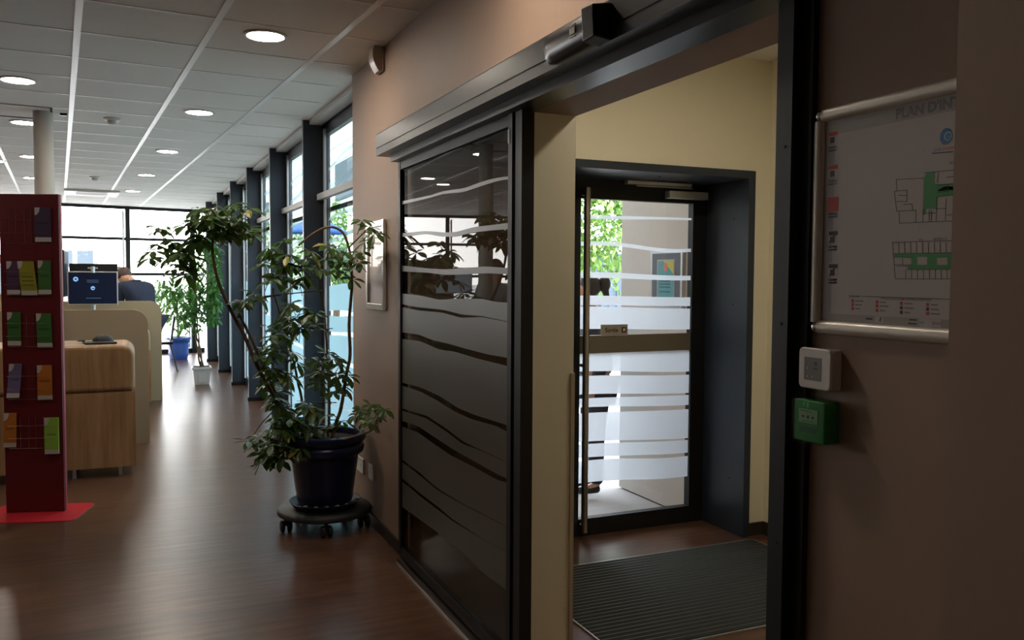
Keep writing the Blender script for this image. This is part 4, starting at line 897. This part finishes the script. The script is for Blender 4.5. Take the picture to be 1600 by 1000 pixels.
for (x, y, n) in cl:
    if (x < 402 and y < 400) or (405 < x < 500 and 600 < y < 720): n += 1
    ball = x > 553 and y > 600
    for k in range(n + (1 if ball else 0)):
        sp = 0 if n == 1 else 8
        Yd = 5.02+rg.uniform(-.14, .12)-(0.16 if x < 400 and y < 480 else 0)
        Yd = min(Yd, 1.19/math.tan(YAW+math.atan((x-800)/FPX))+rg.uniform(-.08, .0))
        c = at(x+rg.uniform(-sp, sp), y+rg.uniform(-sp, sp), Yd)
        if c.x > 1.24: c.x = 1.22
        whorl(b, c, .055 if ball else .084, rng=rg, stalk=c+Vector((rg.uniform(-.05, .05), rg.uniform(-.03, .05), -rg.uniform(.04, .09))))
for i, p in enumerate(b.v):
    if p[0] > 1.272: b.v[i] = (1.272, p[1], p[2])
b.build('foliage', [M_leaf, M_leafy, M_bark], pot)

def ovalleaf(b, c, rg, L):
    d = Vector((rg.uniform(-1, 1), rg.uniform(-1, 1), rg.uniform(-1, .3))); leaflet(b, c, d, Vector((0, 0, 1)), L*rg.uniform(.7, 1.2), L*.45, 0, .2)
def ficus(parent, blobs, Y, n, L, seed, mt):
    rg = random.Random(seed); b = MB()
    tot = sum(q[2]*q[3] for q in blobs)
    for (cx, cy, rx, ry) in blobs:
        for k in range(int(n*rx*ry/tot)):
            while True:
                u, v, w = rg.uniform(-1, 1), rg.uniform(-1, 1), rg.uniform(-1, 1)
                if u*u+v*v+w*w < 1: break
            c = at(cx+u*rx, cy+v*ry, Y+w*.35); 
            if c.x > 1.08: c.x = 1.08-rg.random()*.1
            ovalleaf(b, c, rg, L)
    b.build('foliage', mt, parent)
fw = thing('potted_ficus', 'tall weeping ficus with braided trunk in square white pot', 'potted plant', (.83, 12.5, 0))
b = MB(); b.add([(.74, 12.40, 0), (.93, 12.40, 0), (.93, 12.59, 0), (.74, 12.59, 0), (.72, 12.38, .22), (.95, 12.38, .22), (.95, 12.61, .22), (.72, 12.61, .22)],
                [(0, 3, 2, 1), (4, 5, 6, 7), (0, 1, 5, 4), (1, 2, 6, 5), (2, 3, 7, 6), (3, 0, 4, 7)])
b.box((.705, 12.365, .21), (.965, 12.625, .245)); b.box((.78, 12.385, .03), (.89, 12.40, .17)); b.build('pot', M_white, fw, bevel=.006)
b = MB(); b.box((.73, 12.39, .2), (.94, 12.60, .248)); b.build('soil', M_soil, fw)
for ph in (0, 2.1, 4.2):
    b = MB(); P = []
    for k in range(26):
        u = k/25; z = .24+u*1.15; cx = .84-.10*u-.02*math.sin(u*4); P.append((cx+.022*math.cos(ph+u*11), 12.5+.022*math.sin(ph+u*11), z))
    b.tube(P, [.013*(1-.4*k/25) for k in range(26)], 7); b.build('trunk', M_bark, fw, smooth=True)
ficus(fw, [(330, 420, 26, 42), (350, 410, 18, 40), (318, 470, 34, 34), (290, 470, 26, 30), (335, 480, 24, 26), (300, 500, 22, 20), (270, 450, 20, 22), (345, 455, 16, 45), (318, 385, 16, 22)], 12.5, 1150, .10, 5, M_ficus)
fb = thing('potted_ficus', 'shorter bushy ficus in round blue pot near the far glazing', 'potted plant', (.745, 16.3, 0))
c0 = (.71, 16.4, 0)
b = MB(); b.lathe([(0, .0), (.15, .0), (.175, .12), (.165, .14), (.185, .26), (.175, .28), (.195, .345), (.212, .355), (.212, .40), (.185, .40), (.18, .36), (0, .36)], c0, 32); b.build('pot', mat('bright_blue_glaze', (.03, .09, .38), .3), fb, smooth=True)
b = MB(); b.lathe([(0, .361), (.178, .361), (0, .365)], c0, 20); b.build('soil', M_soil, fb)
for e in (-1, 1):
    b = MB(); b.tube([(c0[0]+e*.02, c0[1], .36), (c0[0]-e*.02, c0[1], .75), (c0[0]+e*.05-.05, c0[1], 1.2)], [.016, .014, .01], 8); b.build('trunk', M_barkg, fb, smooth=True)
ficus(fb, [(258, 468, 30, 30), (285, 480, 30, 28), (245, 450, 18, 18), (300, 450, 24, 30), (280, 505, 18, 14)], 16.4, 520, .115, 8, leafmat('pale_ficus_leaf', (.10, .22, .06), .3))

# ------------------------------------------------------------------ people
def skin_mesh(name, joints, edges, mt, parent, sub=2):
    me = bpy.data.meshes.new(name); me.from_pydata([j[:3] for j in joints], edges, []); o = bpy.data.objects.new(name, me); COL.objects.link(o)
    sk = o.modifiers.new('skin', 'SKIN'); sk.use_smooth_shade = True
    for i, j in enumerate(joints):
        v = me.skin_vertices[0].data[i]; r = j[3]; v.radius = (r, r) if not isinstance(r, tuple) else r; v.use_root = (i == 0)
    ss = o.modifiers.new('sub', 'SUBSURF'); ss.levels = sub; ss.render_levels = sub
    bpy.context.view_layer.update()
    dg = bpy.context.evaluated_depsgraph_get(); ev = o.evaluated_get(dg); nm = bpy.data.meshes.new_from_object(ev)
    bpy.data.objects.remove(o); nm.name = name; o = bpy.data.objects.new(name, nm); COL.objects.link(o)
    nm.materials.clear(); nm.materials.append(mt); nm.polygons.foreach_set('use_smooth', [True]*len(nm.polygons))
    if parent: fasten(o, parent)
    return o
def person(label, base, face, lean, height, top_mt, leg_mt, hair_mt, arm='down', bun=False, headdrop=0.0):
    """face: heading angle of the chest; lean: forward bend at the hips in radians"""
    t = thing('person', label, 'person', base)
    s = height/1.75; bx_, by_, _ = base
    F = Vector((math.cos(face), math.sin(face), 0)); S = Vector((-F.y, F.x, 0)); U = Vector((0, 0, 1))
    O = Vector((bx_, by_, 0)); B = (F*math.sin(lean)+U*math.cos(lean)); N = (F*math.cos(lean)-U*math.sin(lean))
    hip = O+U*.93*s-F*(.12*math.sin(lean))
    def tp(h, f=0, w=0): return hip+B*(h*s)+N*(f*s)+S*(w*s)
    J = []; E = []
    def add(p, r, par=None):
        J.append((p.x, p.y, p.z, r if isinstance(r, tuple) else r*s)); 
        if par is not None: E.append((par, len(J)-1))
        return len(J)-1
    pel = add(hip, .13); wst = add(tp(.18), .115, pel); chs = add(tp(.38, .01), .135, wst); nk = add(tp(.54, 0), .06, chs)
    hb = B*math.cos(headdrop)+N*math.sin(headdrop); hn = N*math.cos(headdrop)-B*math.sin(headdrop)
    neck = tp(.58, .01); hd_c = neck+hb*(.12*s)+hn*(.015*s)
    nk2 = add(neck, .052, nk); ch_ = add(neck+hb*(.07*s)+hn*(.02*s), .07, nk2); hd1 = add(hd_c+hb*.02*s, .088, ch_); add(hd_c+hb*(.085*s), .062, hd1)
    add(hd_c-hb*(.0)*s+hn*(.095*s), .012, hd1)
    for e in (-1, 1): add(hd_c+S*(e*.085*s), .014, hd1)
    for e in (-1, 1):
        sh = add(tp(.47, 0, e*.17), .062, chs)
        if arm == 'down': el = tp(.19, -.03, e*.22); wr = tp(-.04, .08, e*.21); ha = tp(-.11, .10, e*.20)
        else: el = tp(.28, .20, e*.20); wr = el+F*(.22*s)+U*(.02*s)-S*(e*.05*s); ha = wr+F*.07*s
        i1 = add(el, .042, sh); i2 = add(wr, .029, i1); i3 = add(ha, .034, i2)
        dirh = (ha-wr).normalized()
        for q in range(4):
            off = S*((q-1.5)*.017*s) if arm != 'down' else F*((q-1.5)*.017*s)
            f1 = add(ha+dirh*.05*s+off, .0095, i3); add(ha+dirh*(.085-.008*abs(q-1.3))*s+off-U*.012*s, .008, f1)
        f1 = add(ha-S*(e*.035*s)+dirh*.01*s, .010, i3); add(ha-S*(e*.05*s)+dirh*.04*s, .009, f1)
        hp = add(hip-U*.04*s+S*(e*.085*s), .095, pel); kn = add(O+U*.50*s+S*(e*.10*s)+F*.015*s, .062, hp); an = add(O+U*.09*s+S*(e*.105*s), .038, kn); add(O+U*.035*s+S*(e*.11*s)+F*.14*s, .03, an)
    skin_mesh('body', J, E, M_skin, t)
    # top
    J = []; E = []
    pel = add(hip-B*.03*s, .165); wst = add(tp(.18), .15, pel); chs = add(tp(.38, .0), .168, wst); nk = add(tp(.53, -.01), .085, chs)
    for e in (-1, 1):
        sh = add(tp(.46, 0, e*.18), .088, chs)
        if arm == 'down': el = tp(.19, -.03, e*.225); wr = tp(-.02, .07, e*.215)
        else: el = tp(.28, .20, e*.21); wr = el+F*(.19*s)+U*(.02*s)-S*(e*.05*s)
        i1 = add(el, .062, sh); add(wr, .045, i1)
    skin_mesh('jacket', J, E, top_mt, t)
    J = []; E = []
    pel = add(hip, .15)
    for e in (-1, 1):
        hp = add(hip-U*.06*s+S*(e*.09*s), .112, pel); kn = add(O+U*.50*s+S*(e*.10*s)+F*.015*s, .08, hp); add(O+U*.08*s+S*(e*.105*s), .055, kn)
    skin_mesh('trousers', J, E, leg_mt, t)
    for e in (-1, 1):
        J = []; E = []; c = O+S*(e*.105*s)
        a = add(c+U*.055-F*.03*s, .045); m1 = add(c+U*.048+F*.07*s, .042, a); add(c+U*.04+F*.17*s, .034, m1); skin_mesh('shoe', J, E, M_black, t, 1)
    b = MB(); hc = hd_c+hb*.035*s-hn*.018*s; b.ball(hc, (.098*s, .098*s, .105*s), 16)
    for i, p in enumerate(b.v):                      # open the face
        q = Vector(p)-hc
        if q.dot(hn) > .055*s and q.dot(hb) < .055*s: b.v[i] = tuple(hc+q*.80)
    if bun: b.ball(hc-hn*.125*s+hb*.01*s, (.055*s, .055*s, .07*s), 12); b.tube([hc-hn*.12*s, hc-hn*.15*s-hb*.14*s], [.04*s, .015*s], 8)
    b.build('hair', hair_mt, t, smooth=True)
    b = MB()
    for e in (-1, 1): b.ball(hd_c+hn*(.083*s)+S*(e*.032*s)+hb*.015*s, .011*s, 8)
    b.build('eye', M_black, t, smooth=True)
    b = MB(); b.tube([hd_c+hn*.078*s-hb*.055*s-S*.022*s, hd_c+hn*.086*s-hb*.056*s, hd_c+hn*.078*s-hb*.055*s+S*.022*s], .005*s, 6); b.build('mouth', mat('lips', (.4, .14, .12), .5), t, smooth=True)
    return t
person('person in dark clothes with a dark ponytail outside the glass door', (2.92, 5.15, 0), math.radians(165), .08, 1.52, mat('black_top', (.02, .02, .025), .9), M_denim, M_hairdk, bun=True)
person('person in navy jacket with brown hair bending forward at the far counter', (.12, 11.95, 0), math.radians(125), .62, 1.80, M_navy, M_denim, M_hair, arm='fwd', headdrop=.5)
person('person in grey top half hidden behind the red stand at left edge', (-1.47, 9.5, 0), math.radians(130), .12, 1.72, M_gcloth, M_denim, M_hair)

# ------------------------------------------------------------------ outside
M_ground = mat('pale_gravel_paving', (.33, .31, .28), .9, noise=(160, .35))
b = MB(); b.add([(-120, -20, -.02), (120, -20, -.02), (120, 160, -.02), (-120, 160, -.02)], [(0, 1, 2, 3)]); struct(b, 'ground', M_ground, 'pale gravel paving outside the windows', 'ground')
b = MB(); b.box((3.20, 4.36, -.01), (3.50, 5.27, 3.1)); struct(b, 'wall_outside', mat('pale_render', (.62, .59, .54), .8, noise=(25, .05)), 'pale rendered wall outside the entrance door', 'wall')
b = MB(); b.box((1.62, 4.36, 3.1), (4.3, 6.3, 3.3)); struct(b, 'canopy', M_grey, 'unseen flat canopy added over the entrance to shade the outside wall', 'canopy')  # added out of view to keep the sun off the wall by the door
nb = thing('notice_board', 'small glazed notice board on the pale wall outside the door', 'notice board', (3.18, 4.68, 1.3))
TN = frame_T((3.20, 0, 0), (0, -1, 0), (0, 0, 1))
b = MB(); b.prism(rrect(-4.855, 1.30, -4.495, 1.685, .01), 0, .025, 0, TN); b.build('frame', M_silver, nb)
b = MB(); b.prism(rrect(-4.835, 1.32, -4.515, 1.665, .004), .025, .026, 0, TN); b.build('backing', mat('slate_backing', (.10, .12, .14), .6), nb)
b = MB(); b.prism(rrect(-4.775, 1.335, -4.575, 1.625, .002), .026, .027, 0, TN); b.prism(rrect(-4.765, 1.345, -4.585, 1.615, .002), .027, .0275, 1, TN)
b.prism([(-4.70, 1.615), (-4.585, 1.615), (-4.585, 1.53)], .0275, .028, 2, TN); b.prism([(-4.675+.025*math.cos(k*.628), 1.575+.03*math.sin(k*.628)) for k in range(10)], .028, .0284, 3, TN)
for z in (1.48, 1.46, 1.44, 1.41): b.prism(rrect(-4.745, z, -4.62, z+.008, .001), .0275, .028, 4, TN)
b.build('poster', [M_paper, mat('poster_teal', (.10, .36, .40), .6), mat('poster_yellow', (.5, .5, .08), .6), mat('poster_coral', (.6, .2, .15), .6), mat('poster_ink', (.03, .12, .14), .6)], nb)

M_clad = mat('white_cladding', (.72, .74, .73), .7)
def building(label, x0, y0, x1, y1, h, wins, mt, groove=True):
    t = thing('office_building', label, 'building', ((x0+x1)/2, (y0+y1)/2, 0))
    b = MB(); b.box((x0, y0, -.02), (x1, y1, h)); 
    if groove:
        z = .5
        while z < h: b.box((x0-.03, y0-.03, z), (x1+.03, y1+.03, z+.04), 1); z += .6
    b.build('facade', [mt, mat('cladding_joint', (.60, .63, .63), .7)], t)
    for (face, a0, a1, z0, z1) in wins:
        b = MB()
        if face == 'x': b.box((x0-.06, a0, z0), (x0+.05, a1, z1))
        else: b.box((a0, y0-.06, z0), (a1, y0+.05, z1))
        f = b.build('window', mat('window_dark', (.05, .07, .09), .7), t)
    b = MB(); b.box((x0-.15, y0-.15, h), (x1+.15, y1+.15, h+.25)); b.build('parapet', M_wpaint, t)
    return t
building('white clad office building seen through the side glazing', 7.2, 27, 20, 70, 7.2, [('x', 30+7*k, 33+7*k, 1.2, 2.6) for k in range(5)]+[('x', 30+7*k, 33+7*k, 4.4, 5.8) for k in range(5)], M_clad)
building('pale low building far beyond the end glazing', -5.5, 46, -1.9, 54, 2.95, [('y', -5.2+.9*k, -4.5+.9*k, 1.9, 2.7) for k in range(4)], M_clad, groove=False)
def tree(label, x, y, h, r, n, seed, col, name='tree'):
    rg = random.Random(seed); t = thing(name, label, 'tree', (x, y, 0), group='trees outside')
    b = MB(); b.tube([(x, y, -.02), (x+.05, y, h*.3), (x-.03, y, h*.6)], [.11, .08, .04], 8); b.build('trunk', M_bark, t, smooth=True)
    b = MB()
    for k in range(n):
        while True:
            u, v, w = rg.uniform(-1, 1), rg.uniform(-1, 1), rg.uniform(-1, 1)
            if .25 < u*u+v*v+w*w < 1: break
        q = 1+.25*math.sin(5*u+3*w)+.15*math.sin(7*v)
        leaflet(b, Vector((x+u*r*q, y+v*r*q, h*.62+w*h*.38*q)), Vector((rg.uniform(-1, 1), rg.uniform(-1, 1), rg.uniform(-1, .4))), Vector((0, 0, 1)), .13, .075, 0, .2)
    b.build('crown', mat('sunlit_leaf', col, .6, noise=(3, .35)), t)
tree('leafy green tree outside behind the person at the door', 6.9, 12.9, 4.6, 1.25, 6500, 1, (.16, .30, .06))
tree('rounded tree left of the first one, through the side glazing', 5.2, 24.0, 3.6, 1.0, 2500, 2, (.18, .32, .07))
tree('small tree outside beyond the second window bay', 4.9, 31.0, 3.9, 1.4, 1200, 4, (.20, .34, .09))
b = MB(); b.box((6.9, 15.0, -.02), (11.5, 15.2, 2.0))
for k in range(24): b.box((6.9+.19*k, 14.97, 0), (7.0+.19*k, 15.0, 2.0))
tag(b.build('board_fence', mat('slate_fence', (.05, .075, .11), .7)), 'slate blue board fence behind the tree outside the door', 'fence')
pa = thing('parasol', 'blue parasol outside beyond the first window bay', 'parasol', (3.4, 17.5, 0))
b = MB(); b.lathe([(0.02, 2.75), (.65, 2.42), (.66, 2.38), (0.02, 2.7)], (3.4, 17.5, 0), 8); b.build('canopy', mat('blue_canvas', (.03, .10, .32), .8), pa)
b = MB(); b.tube([(3.4, 17.5, -.02), (3.4, 17.5, 2.95)], .025, 8); b.build('pole', M_silver, pa)
